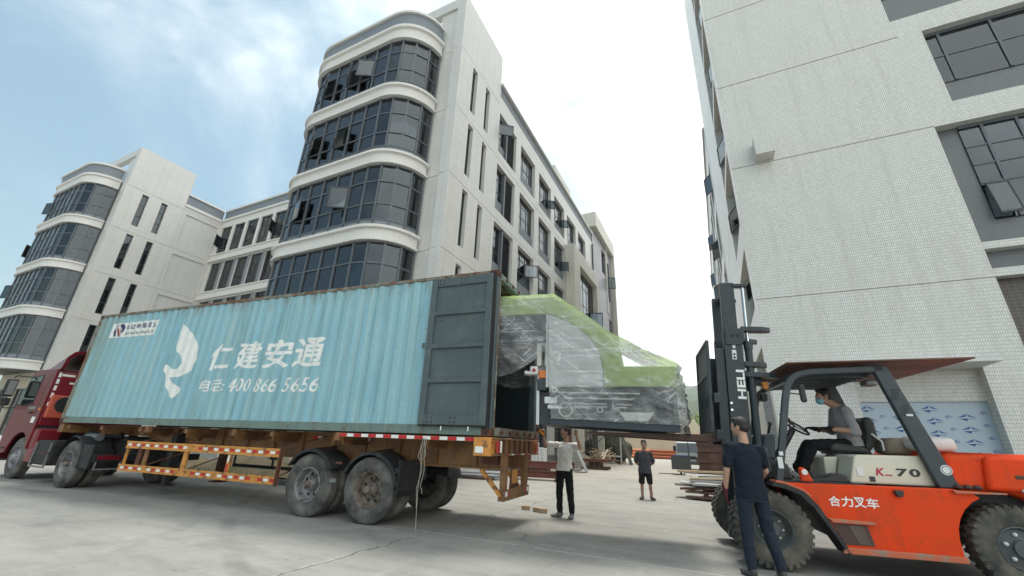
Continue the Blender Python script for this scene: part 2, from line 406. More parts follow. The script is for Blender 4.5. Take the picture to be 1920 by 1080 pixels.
def tower(B, open_list, gf=True):
    """front bay, corner pier and the slotted slab; local origin = foot of the right front corner"""
    J = [(5.08, 5.12), (9.0, 9.03), (12.80, 12.83), (16.72, 16.75), (20.63, 20.66)]
    Z = [(5.8, 8.75), (9.65, 12.65), (13.5, 16.55), (17.4, 20.38)]
    slots = [(a, b, z0, z1) for z0, z1 in Z for a, b in ((1.23, 1.72), (2.67, 3.15))]
    ops = [(*s, None) for s in slots] + [(0, 4.4, a, b, .03) for a, b in J]
    mb = wall(MB(), lambda u, d, z: (-d, u, z), (0, 4.4), (0, 24.45), ops, .28)
    wall(mb, lambda u, d, z: (u, d, z), (-.55, -.28), (0, 24.45), [(-.55, -.28, a, b, .03) for a, b in J], .28)
    mb.build('slab_wall', 'tile_white', B, fix=False)
    wall(MB(), lambda u, d, z: (u, d+.12, z), (-1.62, -.55), (0, 23.74), [(-1.62, -.55, a, b, .03) for a, b in J], .28).build('pier', 'tile_white', B, fix=False)
    part('roof_frame', 'tile_white', B, (-8.6, -.552, .0, .4, 23.75, 24.44), (-8.6, -8.1, .02, .42, 22.2, 23.74), (-.54, -.02, 4.0, 4.4, 22.2, 24.43))
    part('slab_lining', 'moulding', B, (-.52, -.282, .285, 4.39, 20.7, 24.3))
    for (a, b, z0, z1) in slots:
        w = MB().box(-.24, -.19, a, a+.05, z0, z1).box(-.24, -.19, b-.05, b, z0, z1)
        for zz in (z0, z0+.95, z0+2.0, z1-.05): w.box(-.24, -.19, a+.05, b-.05, zz, zz+.05)
        wo = w.build('window', 'frame_dark', B)
        ubox('pane', 'glass', wo, -.222, -.212, a+.05, b-.05, z0+.05, z0+.95)
        ubox('pane', 'glass', wo, -.222, -.212, a+.05, b-.05, z0+1.0, z0+2.0); ubox('pane', 'glass', wo, -.222, -.212, a+.05, b-.05, z0+2.05, z1-.05)
    # mouldings
    for k, (za, zb) in enumerate([(5.05, 5.75), (8.96, 9.65), (12.76, 13.45), (16.62, 17.34)]):
        sweep(MB(), [(-.3, za), (.20, za), (.20, za+.10), (.13, za+.13), (.13, zb-.17), (.17, zb-.14), (.26, zb-.13), (.26, zb-.01), (-.3, zb-.01)]).build('moulding_band', 'moulding', B, smooth=R(35))
    sweep(MB(), [(-.3, 20.38), (.20, 20.38), (.20, 20.48), (.13, 20.51), (.13, 21.06), (.26, 21.10), (.26, 21.27), (-.3, 21.27)]).build('moulding_band', 'moulding', B, smooth=R(35))
    sweep(MB(), [(-.1, 21.272), (.10, 21.272), (.10, 22.17), (-.1, 22.17)]).build('parapet', 'grey_paint', B, smooth=R(35))
    sweep(MB(), [(-.16, 22.172), (.22, 22.172), (.22, 22.33), (-.16, 22.33)]).build('coping', 'moulding', B, smooth=R(35))
    rl = MB()
    for i in range(0, len(PATH)):
        p = PATH[i]
        if i % 2 == 0: rl.box(p[0]-.008, p[0]+.008, p[1]-.008, p[1]+.008, 22.33, 22.50)
    rl.tube([(p[0], p[1], 22.5) for p in PATH], .008, 4)
    rl.build('roof_wire', 'rail_white', B)
    for fi, (z0, z1) in enumerate(FL):
        fr = MB()
        t0 = z0+.34; t1 = z0+1.12; t2 = z0+2.25
        for zz in (z0, t0-.03, t1-.03, t2-.03, z1-.06): sweep(fr, [(-.05, zz), (.045, zz), (.045, zz+.055), (-.05, zz+.055)], [s for s in ST])
        w = fr.build('window', 'frame_grey', B)
        ops_ = open_list.get(fi, {})
        for i, s in enumerate(ST):
            rz = math.atan2(s[2], -s[3])
            inst('mullion', mull_me, w, (s[0], s[1], z0), (0, 0, rz), (1, 1, z1-z0))
            if i == len(ST)-1: break
            q = ST[i+1]; cx, cy = (s[0]+q[0])/2, (s[1]+q[1])/2; dx, dy = q[0]-s[0], q[1]-s[1]; L = math.hypot(dx, dy); a = math.atan2(dy, dx)
            inst('spandrel_panel', spand_me, w, (cx, cy, z0+.04), (0, 0, a), (L-.06, 1, t0-z0-.06))
            inst('pane', pane_me, w, (cx, cy, t0+.025), (jit(), 0, a+jit()), (L-.06, 1, t1-t0-.05))
            if i in ops_:
                tilt = ops_[i]
                if i % 2: hx, hy, b_ = s[0], s[1], a-tilt*1.6
                else: hx, hy, b_ = q[0], q[1], a+math.pi+tilt*1.6
                hx += math.sin(a)*.06; hy -= math.cos(a)*.06
                o = inst('open_sash', sash_me, w, (hx+math.cos(b_)*L*.5, hy+math.sin(b_)*L*.5, t2-.03), (0, 0, b_), (L-.05, 1, t2-t1-.02)); inst('pane', sglass_me, o)
            else: inst('pane', pane_me, w, (cx, cy, t1+.025), (jit(), 0, a+jit()), (L-.06, 1, t2-t1-.05))
            inst('pane', pane_me, w, (cx, cy, t2+.025), (jit(), 0, a+jit()), (L-.06, 1, z1-t2-.08))
        # balustrade behind the glass
        bb = MB(); ip = [(p[0]-p[2]*.28, p[1]-p[3]*.28) for p in PATH]
        bb.tube([(x, y, z0+1.0) for x, y in ip], .022, 6); bb.tube([(x, y, z0+.2) for x, y in ip], .014, 4)
        for (x1, y1), (x2, y2) in zip(ip, ip[1:]):
            n = max(1, int(math.hypot(x2-x1, y2-y1)/.14))
            for k in range(n): t_ = k/n; x, y = x1+(x2-x1)*t_, y1+(y2-y1)*t_; bb.box(x-.011, x+.011, y-.011, y+.011, z0+.2, z0+1.0)
        tag(bb.build('balustrade', 'rail_white', B), None, kind='stuff')
        # floor and ceiling inside
        poly = [(p[0]-p[2]*.12, p[1]-p[3]*.12) for p in PATH]+[(-1.3, 6.5), (-8.9, 6.5)]
        MB().prism(poly, lambda u, v, w_: (u, v, w_), z0-.40, z0-.05).build('floor_slab', 'slab_soffit', B)
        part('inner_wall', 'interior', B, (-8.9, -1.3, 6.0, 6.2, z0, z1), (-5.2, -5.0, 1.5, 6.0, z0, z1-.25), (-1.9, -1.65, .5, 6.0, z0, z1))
        for cx_ in (-6.8, -3.2): part('inner_column', 'slab_soffit', B, (cx_-.2, cx_+.2, .1, .5, z0, z1))
        for cx_ in rnd.sample([-8.2, -7.2, -6.2, -4.4, -3.6, -2.6], 2): part('blind', 'curtain', B, (cx_-.35, cx_+.35, -1.25, -1.22, z1-rnd.uniform(.6, 1.8), z1-.1))
        part('ceiling_beam', 'slab_soffit', B, (-8.7, -2.0, -1.1, -.8, z1-.35, z1+.1))
    poly = [(p[0]-p[2]*.12, p[1]-p[3]*.12) for p in PATH]+[(-1.3, 6.5), (-8.9, 6.5)]
    MB().prism(poly, lambda u, v, w_: (u, v, w_), 20.6, 21.2).build('roof_slab', 'slab_soffit', B)
    # ground floor set back under the bay
    wall(MB(), lambda u, d, z: (u, d+.3, z), (-9.0, -1.62), (0, 5.05), [(-8.3, -6.1, 0.3, 3.9, None), (-5.3, -2.6, .3, 3.9, None)], .25).build('ground_floor_wall', 'cream_paint', B, fix=False)
    for a, b in ((-8.3, -6.1), (-5.3, -2.6)):
        w = MB()
        for i in range(4): x = a+(b-a-.06)*i/3; w.box(x, x+.06, .42, .48, .3, 3.9)
        for zz in (.3, 2.6, 3.84): w.box(a+.06, b-.06, .425, .475, zz, zz+.06)
        wo = w.build('window', 'frame_dark', B)
        for i in range(3):
            xa = a+(b-a-.06)*i/3+.06; xb = a+(b-a-.06)*(i+1)/3
            ubox('pane', 'glass', wo, xa, xb, .445, .455, .36, 2.6); ubox('pane', 'glass', wo, xa, xb, .445, .455, 2.66, 3.84)
    for x in (-8.2, -4.9): part('column', 'cream_paint', B, (x-.22, x+.22, -1.45, -1.0, 0, 5.04), bevel=.02)
def win(B, fn, u0, u1, z0, z1, cols, rows, spand=.75, d=.30, fm='frame_dark', opens=(), name='window', head=True):
    """a framed window in a reveal; fn(u, depth, z)"""
    def bx(mb, a, b, e, f, da, db):
        p = [fn(a, da, e), fn(b, db, f)]
        return mb.box(*[v for k in range(3) for v in (min(p[0][k], p[1][k]), max(p[0][k], p[1][k]))])
    def pb(nm, m, par, a, b, e, f, da, db):
        p = [fn(a, da, e), fn(b, db, f)]
        return ubox(nm, m, par, *[v for k in range(3) for v in (min(p[0][k], p[1][k]), max(p[0][k], p[1][k]))])
    if spand: pb('spandrel_panel', 'grey_paint', B, u0, u1, z0, z0+spand, d-.14, d-.02)
    zb = z0+spand; W_ = .045
    us = [u0 + (u1-u0-W_)*i/cols for i in range(cols+1)]
    zs = [zb + (z1-zb-W_)*r for r in rows]
    mb = MB()
    for u in us: bx(mb, u, u+W_, zb, z1, d-.06, d)
    for z in zs:
        for i in range(cols): bx(mb, us[i]+W_, us[i+1], z, z+W_, d-.055, d-.005)
    o = mb.build(name, fm, B)
    for i in range(cols):
        for j in range(len(zs)-1):
            pb('pane', 'glass', o, us[i]+W_, us[i+1], zs[j]+W_, zs[j+1], d-.034, d-.026)
    for (i, j, ang) in opens:      # side-hung sash swung out of the facade
        w = us[i+1]-us[i]; hh = zs[j+1]-zs[j]
        c = fn(us[i]+W_, d-.08, zs[j+1]); e = fn(us[i]+W_+1, d-.08, zs[j+1])
        rz = math.atan2(e[1]-c[1], e[0]-c[0])
        out = Vector(fn(0, 0, 0))-Vector(fn(0, 1, 0))
        sgn = 1 if Vector((math.cos(rz+.1), math.sin(rz+.1), 0)).dot(out) > Vector((math.cos(rz-.1), math.sin(rz-.1), 0)).dot(out) else -1
        a = rz+sgn*ang
        s_ = inst('open_sash', sash_me, o, (c[0]+math.cos(a)*w/2, c[1]+math.sin(a)*w/2, c[2]), (0, 0, a), (w, 1, hh)); inst('pane', sglass_me, s_)
    return o
fx = lambda u, d, z: (-d, u, z)

# the building in the middle
A = empty('factory_building', (-9.65, 12.7, 0))
tag(A, 'white tiled factory block with four curved glass bands, standing behind the blue container', 'building', 'factory blocks with rounded glass bays')
tower(A, {3: {7: .3, 9: .42, 10: .3}, 2: {7: .28, 9: .38}, 1: {7: .2, 10: .3}, 0: {}})
Y0, Y1 = 4.402, 25.6
bays = [(4.45, 6.85)] + [(7.58+3.22*i, 10.02+3.22*i) for i in range(5)]
FZ = [(.3, 4.3), (5.75, 8.85), (9.6, 12.62), (13.42, 16.38), (17.25, 20.05)]
ops = [(a, b, z0, z1, None) for a, b in bays for z0, z1 in FZ] + [(Y0, Y1, a, a+.025, .03) for a in (5.1, 9.02, 12.82, 16.74)]
wall(MB(), fx, (Y0, Y1), (0, 21.27), ops, .36).build('street_wall', 'tile_white', A, fix=False)
part('parapet', 'grey_paint', A, (-.4, -.06, Y0, Y1, 21.272, 22.17))
part('coping', 'moulding', A, (-.45, .12, Y0, Y1, 22.172, 22.33))
for bi, (a, b) in enumerate(bays):
    for fi, (z0, z1) in enumerate(FZ):
        if bi == 0:
            m_ = (a+b)/2-.1
            win(A, fx, a, m_, z0, z1, 1, (0, .28, .68, 1), spand=.8, opens=((0, 1, .9),) if fi == 4 else ())
            part('window_post', 'frame_grey', A, (-.34, -.05, m_, m_+.12, z0, z1))
            lv = MB().box(-.33, -.28, m_+.12, b, z0, z1).build('louvre', 'louvre', A)
            n = int((z1-z0)/.16)
            for k in range(n): ubox('slat', 'louvre', lv, -.28, -.16, m_+.14, b-.02, z0+.05+k*.16, z0+.075+k*.16, 0, 0)
        else:
            op = {1: ((2, 1, 1.0),) if fi in (2,) else (), 2: ((2, 0, .9),) if fi in (4, 2) else (), 3: ((2, 0, 1.0),) if fi in (4, 3) else ()}.get(bi, ())
            win(A, fx, a, b, z0, z1, 3, (0, .36, .74, 1), spand=.78, opens=op)
for z in (0, 5.0, 8.95, 12.75, 16.65, 20.5): part('floor_slab', 'slab_soffit', A, (-7.5, -.362, Y0+.1, 34.0, z, z+.3))
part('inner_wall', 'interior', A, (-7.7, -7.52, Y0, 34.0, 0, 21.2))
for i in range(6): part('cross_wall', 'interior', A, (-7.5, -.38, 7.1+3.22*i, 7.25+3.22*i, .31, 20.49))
# projecting porch frame
PB = (16.7, 24.4)
fp = lambda u, d, z: (.75-d, u, z)
wall(MB(), fp, PB, (0, 16.9), [(18.3, 23.8, 9.9, 15.6, None), (18.3, 23.8, 4.6, 9.2, None), (18.3, 23.8, .3, 4.0, None), (*PB, 14.95, 14.975, .02), (*PB, 8.0, 8.02, .02)], .74).build('porch', 'porch_paint', A, fix=False)
for z0, z1 in ((9.9, 15.6), (4.6, 9.2), (.3, 4.0)):
    win(A, fp, 18.3, 23.8, z0, z1, 5, (0, .22, .5, .78, 1), spand=0, d=.5, opens=((4, 1, 1.3),) if z0 > 9 else ())
# far end block
fe = lambda u, d, z: (.0-d, u, z)
wall(MB(), fe, (25.62, 34.1), (0, 23.2), [(29.6, 31.4, 19.6, 22.4, None), (32.0, 33.2, 17.0, 21.8, None), (32.0, 33.2, 8, 14.8, None), (32.0, 33.2, 2, 6.0, None)]+[(25.62, 34.1, z, z+.03, .02) for z in (9, 15.2, 19.0)], .35).build('end_block_wall', 'tile_mauve', A, fix=False)
part('end_block_frame', 'porch_paint', A, (-3.2, .45, 25.7, 34.6, 23.3, 25.0), (-2.5, .45, 34.11, 34.6, 0, 23.3), (-2.5, .06, 31.5, 31.95, 15.3, 23.28))
win(A, fe, 29.6, 31.4, 19.6, 22.4, 2, (0, .5, 1), spand=0)
for z0, z1 in ((17.0, 21.8), (8, 14.8), (2, 6.)): win(A, fe, 32.0, 33.2, z0, z1, 1, (0, .3, .6, 1), spand=0, opens=((0, 1, 1.2),))
part('downpipe', 'tile_brown', A, (.02, .14, 25.3, 25.55, 0, 21))
part('stair_house', 'porch_paint', A, (-3.0, -.85, 16.5, 21.0, 22.0, 25.0), (-2.6, -.85, 21.02, 23.0, 22.0, 23.6))
part('roof_slab', 'slab_soffit', A, (-7.6, -.45, Y0+.1, 34.0, 21.2, 21.5))
part('ground_plinth', 'tile_grey', A, (.0, .05, 4.45, 16.6, 0, .75))

# the building on the left, same design
Bl = empty('factory_building', (-42.5, 12.38, 0))
tag(Bl, 'white tiled factory block with curved glass bands behind the red truck cab', 'building', 'factory blocks with rounded glass bays')
tower(Bl, {3: {4: .4, 6: .3}, 2: {4: .4, 5: .35}, 1: {4: .4, 6: .3}, 0: {5: .3}})
rec = [(4.7, 7.5, 17.4, 20.3, .10), (4.7, 7.5, 13.5, 16.3, .10), (4.7, 7.5, 9.7, 12.4, .10), (4.7, 7.5, 5.8, 8.7, .1)] + [(4.402, 7.9, a, a+.03, .03) for a in (5.1, 9.02, 12.82, 16.74, 20.64)]
wall(MB(), lambda u, d, z: (-.03-d, u, z), (4.402, 7.9), (0, 21.27), rec, .3).build('yard_wall', 'tile_white', Bl, fix=False)
part('moulding_band', 'moulding', Bl, (-.3, .06, 4.42, 7.62, 21.0, 21.27))
part('parapet', 'grey_paint', Bl, (-.4, -.06, 4.42, 7.75, 21.272, 22.17))
part('coping', 'moulding', Bl, (-.45, .08, 4.42, 7.6, 22.172, 22.33))
part('back_wall', 'interior', Bl, (-9.0, -.35, 6.6, 6.8, 0, 21.2))

# linking wing between the two
Wg = empty('factory_building', (-42.5, 20.2, 0))
tag(Wg, 'recessed white and grey wing with rows of tall windows between the two curved blocks', 'building')
fw = lambda u, d, z: (u, d, z)
WX = (-.02, 24.0)
opw = []
for z0, z1 in ((17.34, 20.38), (13.45, 16.5), (9.65, 12.6), (5.75, 8.8)):
    for i in range(12): opw.append((.25+2.0*i, 1.9+2.0*i, z0, z1, None))
wall(MB(), fw, WX, (0, 21.05), opw + [(.3+4*i, 3.4+4*i, .3, 4.3, None) for i in range(6)], .35).build('front_wall', 'moulding', Wg, fix=False)
part('parapet', 'grey_paint', Wg, (*WX, .05, .4, 21.272, 22.17)); part('coping', 'moulding', Wg, (*WX, -.1, .45, 22.172, 22.33)); part('moulding_band', 'moulding', Wg, (*WX, -.14, .3, 21.052, 21.27))
for z in (5.0, 8.95, 12.72, 16.6): part('moulding_band', 'moulding', Wg, (*WX, -.22, -.002, z, z+.72), (*WX, -.30, -.222, z+.58, z+.70), bevel=.015)
for k, (z0, z1) in enumerate(((17.34, 20.38), (13.45, 16.5), (9.65, 12.6), (5.75, 8.8))):
    for i in range(12):
        o = win(Wg, fw, .25+2.0*i, 1.9+2.0*i, z0, z1, 2, (0, .3, .68, 1), spand=0.0, d=.2, opens=((0, 1, 1.0),) if (i, k) in ((0, 0), (4, 0)) else ())
        if k > 0: part('grey_pier', 'grey_paint', Wg, (1.92+2.0*i, 2.23+2.0*i, -.04, -.003, z0+.03, z1))
for i in range(6): win(Wg, fw, .3+4*i, 3.4+4*i, .3, 4.3, 3, (0, .6, 1), spand=0.0, d=.2)
for z in (4.95, 8.9, 12.7, 16.6, 20.6): part('floor_slab', 'slab_soffit', Wg, (*WX, .36, 6, z, z+.35))
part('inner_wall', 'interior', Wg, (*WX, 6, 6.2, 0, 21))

# ---------------------------------------------------------------- building on the right
D = empty('tiled_building', (1.58, 14.9, 0))
tag(D, 'tall pale small-tiled building filling the right, behind the orange forklift', 'building')
HT = 34.0; XE = 26.0
JZ = [6.03, 11.15, 15.04, 18.95, 22.9, 26.8, 30.7]
X1 = 5.68            # start of the window field
opd = [(0, X1, z-.018, z+.018, .03) for z in JZ]
opd += [(X1+.62, 14, 11.93, 12.89, .32), (X1+.62, 14, 12.89, 15.02, None), (X1, X1+.62, 7.08, 11.13, .34), (X1+.62, 14, 7.08, 7.85, .34), (X1+.62, 14, 7.85, 11.13, None), (X1, 14, 6.28, 6.87, .3), (X1, 14, 0.2, 6.05, .30), (X1-.05, 14, 15.81, 17.2, .3), (X1-.05, 14, 17.2, 18.9, None), (X1, 14, 19.7, 20.8, .3), (X1, 14, 20.8, 22.8, None)]
rx0, rx1 = 2.05, 4.78    # doorway recess
opd += [(rx0, rx1, 0, 3.63, .42)]
wall(MB(), fw, (0, XE), (0, HT), opd, .5).build('front_wall', 'tile_pale', D, fix=False)
# coloured tile linings of the recesses
part('grey_lining', 'tile_grey', D, (X1+.001, 13.99, .325, .335, 7.081, 7.85), (X1+.001, X1+.62, .325, .335, 7.852, 11.129), bevel=0)
part('grey_lining', 'tile_grey', D, (X1+.001, 13.99, .285, .295, 6.281, 6.869))
part('brown_lining', 'tile_brown', D, (X1+.001, 13.99, .285, .295, .201, 6.049))
part('grey_lining', 'tile_grey', D, (X1+.621, 13.99, .30, .315, 11.931, 12.89))
part('grey_lining', 'tile_grey', D, (X1-.049, 13.99, .285, .295, 15.811, 17.2))
part('grey_lining', 'tile_grey', D, (X1+.001, 13.99, .285, .295, 19.701, 20.8))
def bigwin(u0, u1, z0, z1, us, zs, d, open_=None):
    mb = MB(); w = .07
    mb.box(u0, u1, d-.10, d-.02, z1-.10, z1)
    for u in us: mb.box(u, u+w, d-.10, d-.02, z0, z1-.10)
    segs = list(zip([u0]+[u+w for u in us], us+[u1]))
    for z in zs:
        for a, b in segs: 
            if b-a > .05: mb.box(a, b, d-.085, d-.03, z, z+.05)
    o = mb.build('window', 'frame_grey', D)
    zz = [z0-.05]+zs+[z1-.10]
    for a, b in segs:
        if b-a < .05: continue
        for e, f in zip(zz, zz[1:]): ubox('pane', 'glass', o, a, b, d-.062, d-.05, e+.05, f)
    return o
bigwin(X1+.621, 13.9, 12.892, 15.01, [6.72, 8.0, 9.2, 10.4, 11.6, 12.8], [13.95], .33)
wb_ = bigwin(X1+.621, 13.9, 7.852, 11.12, [6.78, 7.55, 8.6, 9.8, 11.0, 12.2], [9.02, 9.66, 10.30], .34)
o = inst('open_sash', sash_me, wb_, (6.58, .20, 9.0), (-.13, 0, 0), (.48, 1, 1.1)); inst('pane', sglass_me, o)
bigwin(X1-.04, 13.9, 17.2, 18.88, [6.8, 8.2, 9.6, 11, 12.4], [18.1], .31); bigwin(X1+.01, 13.9, 20.8, 22.78, [6.8, 8.2, 9.6, 11, 12.4], [21.8], .31)
bx_ = part('vent_box', 'tile_pale', D, (.78, 1.36, -.52, -.003, 11.22, 11.97)); 
# canopy, doorway wall and film-covered panels
part('canopy', 'moulding', D, (rx0-.3, rx1+.03, -.92, -.003, 3.64, 3.71))
part('lintel', 'tile_pale', D, (rx0+.002, rx1-.002, .30, .418, 2.80, 3.628))
mat('panel_film', (.40, .49, .56), .3, var=.06, scale=3, spec=.6)
mat('print_blue', (.03, .10, .33), .4)
for i in range(4):
    a = rx0+.01+i*.68; pn = part('wall_panel', 'panel_film', D, (a, a+.678, .36, .40, .02, 2.795))
    pr = MB()
    for k in range(9):
        for sx, sc in ((.20, 1.25), (.53, .6)):
            z = .12+k*.31 + (.12 if sx > .3 else 0) + (.1 if i % 2 else 0); x = a+sx+rnd.uniform(-.02, .02)
            if z > 2.6: continue
            s_ = .13*sc
            tri = [((-1.2, 0), (0, .62), (-.1, .2)), ((0, .62), (1.2, 0), (.25, .2)), ((-.9, -.12), (-.1, -.5), (.1, -.1)), ((-.8, -.12), (.9, -.12), (.9, -.2), (-.8, -.2))]
            for tr_ in tri: pr.add([(x+p[0]*s_, .358, z+p[1]*s_) for p in tr_], [tuple(range(len(tr_)))])
    tag(pr.build('print', 'print_blue', pn, fix=False), None, kind='stuff')
# street side of the tall block
fs_ = lambda u, d, z: (d, u, z)
SZ = [(5.9, 8.15), (9.15, 12.4), (12.7, 16.2), (16.5, 20.1), (20.4, 24), (24.3, 27.8), (28.1, 31.6)]
ops_s = [(.55, 4.1, z0, z1, None) for z0, z1 in SZ] + [(.6, 3.4, .3, 4.6, None)] + [(.502, 11.3, z-.018, z+.018, .03) for z in JZ]
ops_s = [o_ for o_ in ops_s if o_[4] is None or True]
wall(MB(), fs_, (.502, 11.3), (0, HT), ops_s, .45).build('side_wall', 'tile_pale', D, fix=False)
for k, (z0, z1) in enumerate(SZ): win(D, fs_, .55, 4.1, z0, z1, 3, (0, .3, .65, 1), spand=.5, d=.4, opens=((1, 1, .22),) if k in (0, 3, 4) else ((2, 1, .3),))
win(D, fs_, .6, 3.4, .3, 4.6, 3, (0, .3, .7, 1), spand=0, d=.4)
for z in JZ: part('floor_slab', 'slab_soffit', D, (.5, 14, .55, 11, z-.5, z-.1))
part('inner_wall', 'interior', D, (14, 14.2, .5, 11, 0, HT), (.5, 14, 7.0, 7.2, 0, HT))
part('end_wall', 'tile_pale', D, (.46, 14, 11.302, 11.6, 0, HT))
# lower rear wing along the street
Wr = empty('tiled_building', (1.58, 26.6, 0))
tag(Wr, 'long lower rear wing of the tiled building with many open windows, behind the forklift mast', 'building')
wb2 = [(.5+3.3*i, 3.0+3.3*i) for i in range(10)]
ops_w = [(a, b, z0, z1, None) for a, b in wb2 for z0, z1 in ((.3, 4.4), (5.9, 8.6), (9.7, 12.6), (13.5, 16.5), (17.3, 20.3))]
wall(MB(), fs_, (0, 34), (0, 22.6), ops_w, .4).build('side_wall', 'tile_pale', Wr, fix=False)
part('coping', 'moulding', Wr, (-.12, .5, 0, 34, 22.602, 22.8))
for i, (a, b) in enumerate(wb2):
    for k, (z0, z1) in enumerate(((.3, 4.4), (5.9, 8.6), (9.7, 12.6), (13.5, 16.5), (17.3, 20.3))):
        win(Wr, fs_, a, b, z0, z1, 2, (0, .4, 1), spand=.6 if k else 0, d=.35, opens=((1, 1, .55),) if k and (i+k) % 3 == 1 else ())
for z in (5, 9, 12.8, 16.7, 20.6): part('floor_slab', 'slab_soffit', Wr, (.41, 6, .1, 33.9, z, z+.3))
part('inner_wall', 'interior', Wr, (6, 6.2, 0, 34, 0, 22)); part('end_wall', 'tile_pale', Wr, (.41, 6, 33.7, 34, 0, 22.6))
# ---------------------------------------------------------------- materials of the lorry
def container_paint():
    m, t, b = nodes('container_blue')
    c = mixc(t, noisen(t, 1.3, 5), (.18, .395, .475), (.285, .49, .565))
    c = mixc(t, rampn(t, noisen(t, 5, 6, .7, (1.6, 1.6, .10)), .44, .70, 0, .8), c, (.33, .46, .45))
    c = mixc(t, rampn(t, noisen(t, 4, 6, .7, (2.2, 2.2, .08)), .54, .70, 0, .8), c, (.12, .235, .25))
    g = N(t, 'ShaderNodeNewGeometry'); sp = N(t, 'ShaderNodeSeparateXYZ'); t.links.new(g.outputs['Position'], sp.inputs[0])
    # chalky, greener front end and rust creeping from the top rail
    fr = rampn(t, sp.outputs[0], -15.5, -13.9, .75, 0)
    c = mixc(t, mathn(t, 'MULTIPLY', fr, rampn(t, noisen(t, 3, 6, .7, (1.5, 1.5, .2)), .3, .6)), c, (.17, .20, .13))
    c = mixc(t, rampn(t, noisen(t, 15, 6, .72), .61, .70, 0, .85), c, (.16, .10, .06))
    top = mathn(t, 'MULTIPLY', rampn(t, sp.outputs[2], 3.95, 4.3, 0, 1), rampn(t, noisen(t, 6, 6, .7, (1.5, 1.5, .2)), .48, .65))
    c = mixc(t, top, c, (.17, .12, .075))
    t.links.new(c, b.inputs['Base Color']); t.links.new(rampn(t, noisen(t, 8, 4), .3, .7, .45, .7), b.inputs['Roughness'])
    bumpn(t, b, mathn(t, 'ADD', noisen(t, 14, 4), mathn(t, 'MULTIPLY', noisen(t, 1.6, 3), 6.)), .30, .012)
container_paint()
mat('rail_green', (.15, .21, .19), .65, var=.2, scale=2, dirt=(.13, .085, .05), dscale=6, dlo=.55, dhi=.68, streak=(.10, .14, .13))
mat('rail_rusty', (.19, .21, .17), .8, var=.2, scale=3, dirt=(.15, .065, .035), dscale=5, dlo=.42, dhi=.58)
mat('rust', (.095, .038, .022), .85, var=.35, scale=9, bump=.4, bscale=50)
mat('door_grey', (.072, .098, .106), .55, var=.12, scale=1.2, dirt=(.11, .135, .14), dscale=2, dlo=.5, dhi=.75, streak=(.06, .08, .085))
mat('gasket', (.012, .012, .013), .6)
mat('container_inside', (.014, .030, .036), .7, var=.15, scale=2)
mat('wood_floor', (.16, .11, .07), .8, var=.3, scale=4)
mat('paint_white', (.74, .75, .72), .55, var=.05, dirt=(.45, .53, .53), dscale=7, dlo=.55, dhi=.75)
mat('sticker_white', (.66, .69, .66), .5, var=.04)
mat('navy_ink', (.012, .014, .085), .5); mat('red_ink', (.22, .012, .022), .5); mat('dark_ink', (.03, .035, .06), .5)
mat('chassis_orange', (.25, .125, .045), .6, var=.25, scale=1.4, dirt=(.10, .055, .03), dscale=2.4, dlo=.46, dhi=.68, streak=(.16, .075, .03), slo=.5, shi=.7)
mat('guard_orange', (.58, .255, .05), .55, var=.2, scale=4, dirt=(.16, .08, .04), dscale=9, dlo=.52, dhi=.64)
mat('tape_red', (.50, .012, .022), .35, var=.15, scale=20); mat('tape_white', (.78, .78, .76), .35, var=.08, scale=20, dirt=(.4, .35, .28), dscale=14, dlo=.6, dhi=.7)
mat('rubber', (.048, .048, .046), .9, var=.3, scale=5, spec=.25, dirt=(.17, .165, .15), dscale=3, dlo=.36, dhi=.66, bump=.25, bscale=40)
mat('rubber_dark', (.018, .018, .019), .8, var=.2, dirt=(.05, .048, .042), dscale=4)
mat('rim_brown', (.20, .17, .145), .7, metal=.2, var=.3, scale=7, dirt=(.07, .05, .035), dscale=8, dlo=.45, dhi=.6)
mat('rim_steel', (.26, .265, .275), .55, metal=.4, var=.25, scale=8, dirt=(.08, .065, .05), dscale=8, dlo=.5, dhi=.65)
mat('chassis_black', (.016, .017, .019), .6, var=.3, dirt=(.05, .045, .04), dscale=4)
mat('plastic_black', (.017, .018, .020), .55, var=.25, scale=4, spec=.3, dirt=(.055, .052, .046), dscale=4, dlo=.5, dhi=.8)
mat('cab_red', (.125, .004, .011), .34, var=.12, scale=2, coat=.05, spec=.25)
mat('cab_red_bright', (.17, .008, .018), .35, var=.1, scale=2)
mat('cab_orange', (.46, .085, .05), .45, var=.1, scale=2)
mat('lamp_red', (.35, .02, .02), .25); mat('lamp_amber', (.75, .28, .02), .3)
mat('steel_grey', (.22, .225, .23), .45, metal=.5, var=.2)
mat('rope', (.36, .33, .27), .9, var=.2, scale=30)
mat('cab_seat', (.05, .05, .055), .7)

TL, TC, TS = 0.0849423, math.cos(0.0849423), math.sin(0.0849423)
TPOS = (-3.2988, 6.1472, 0)
ZB = 1.443; CL, CW, CH = 12.192, 2.438, 2.896; ZT = ZB+CH

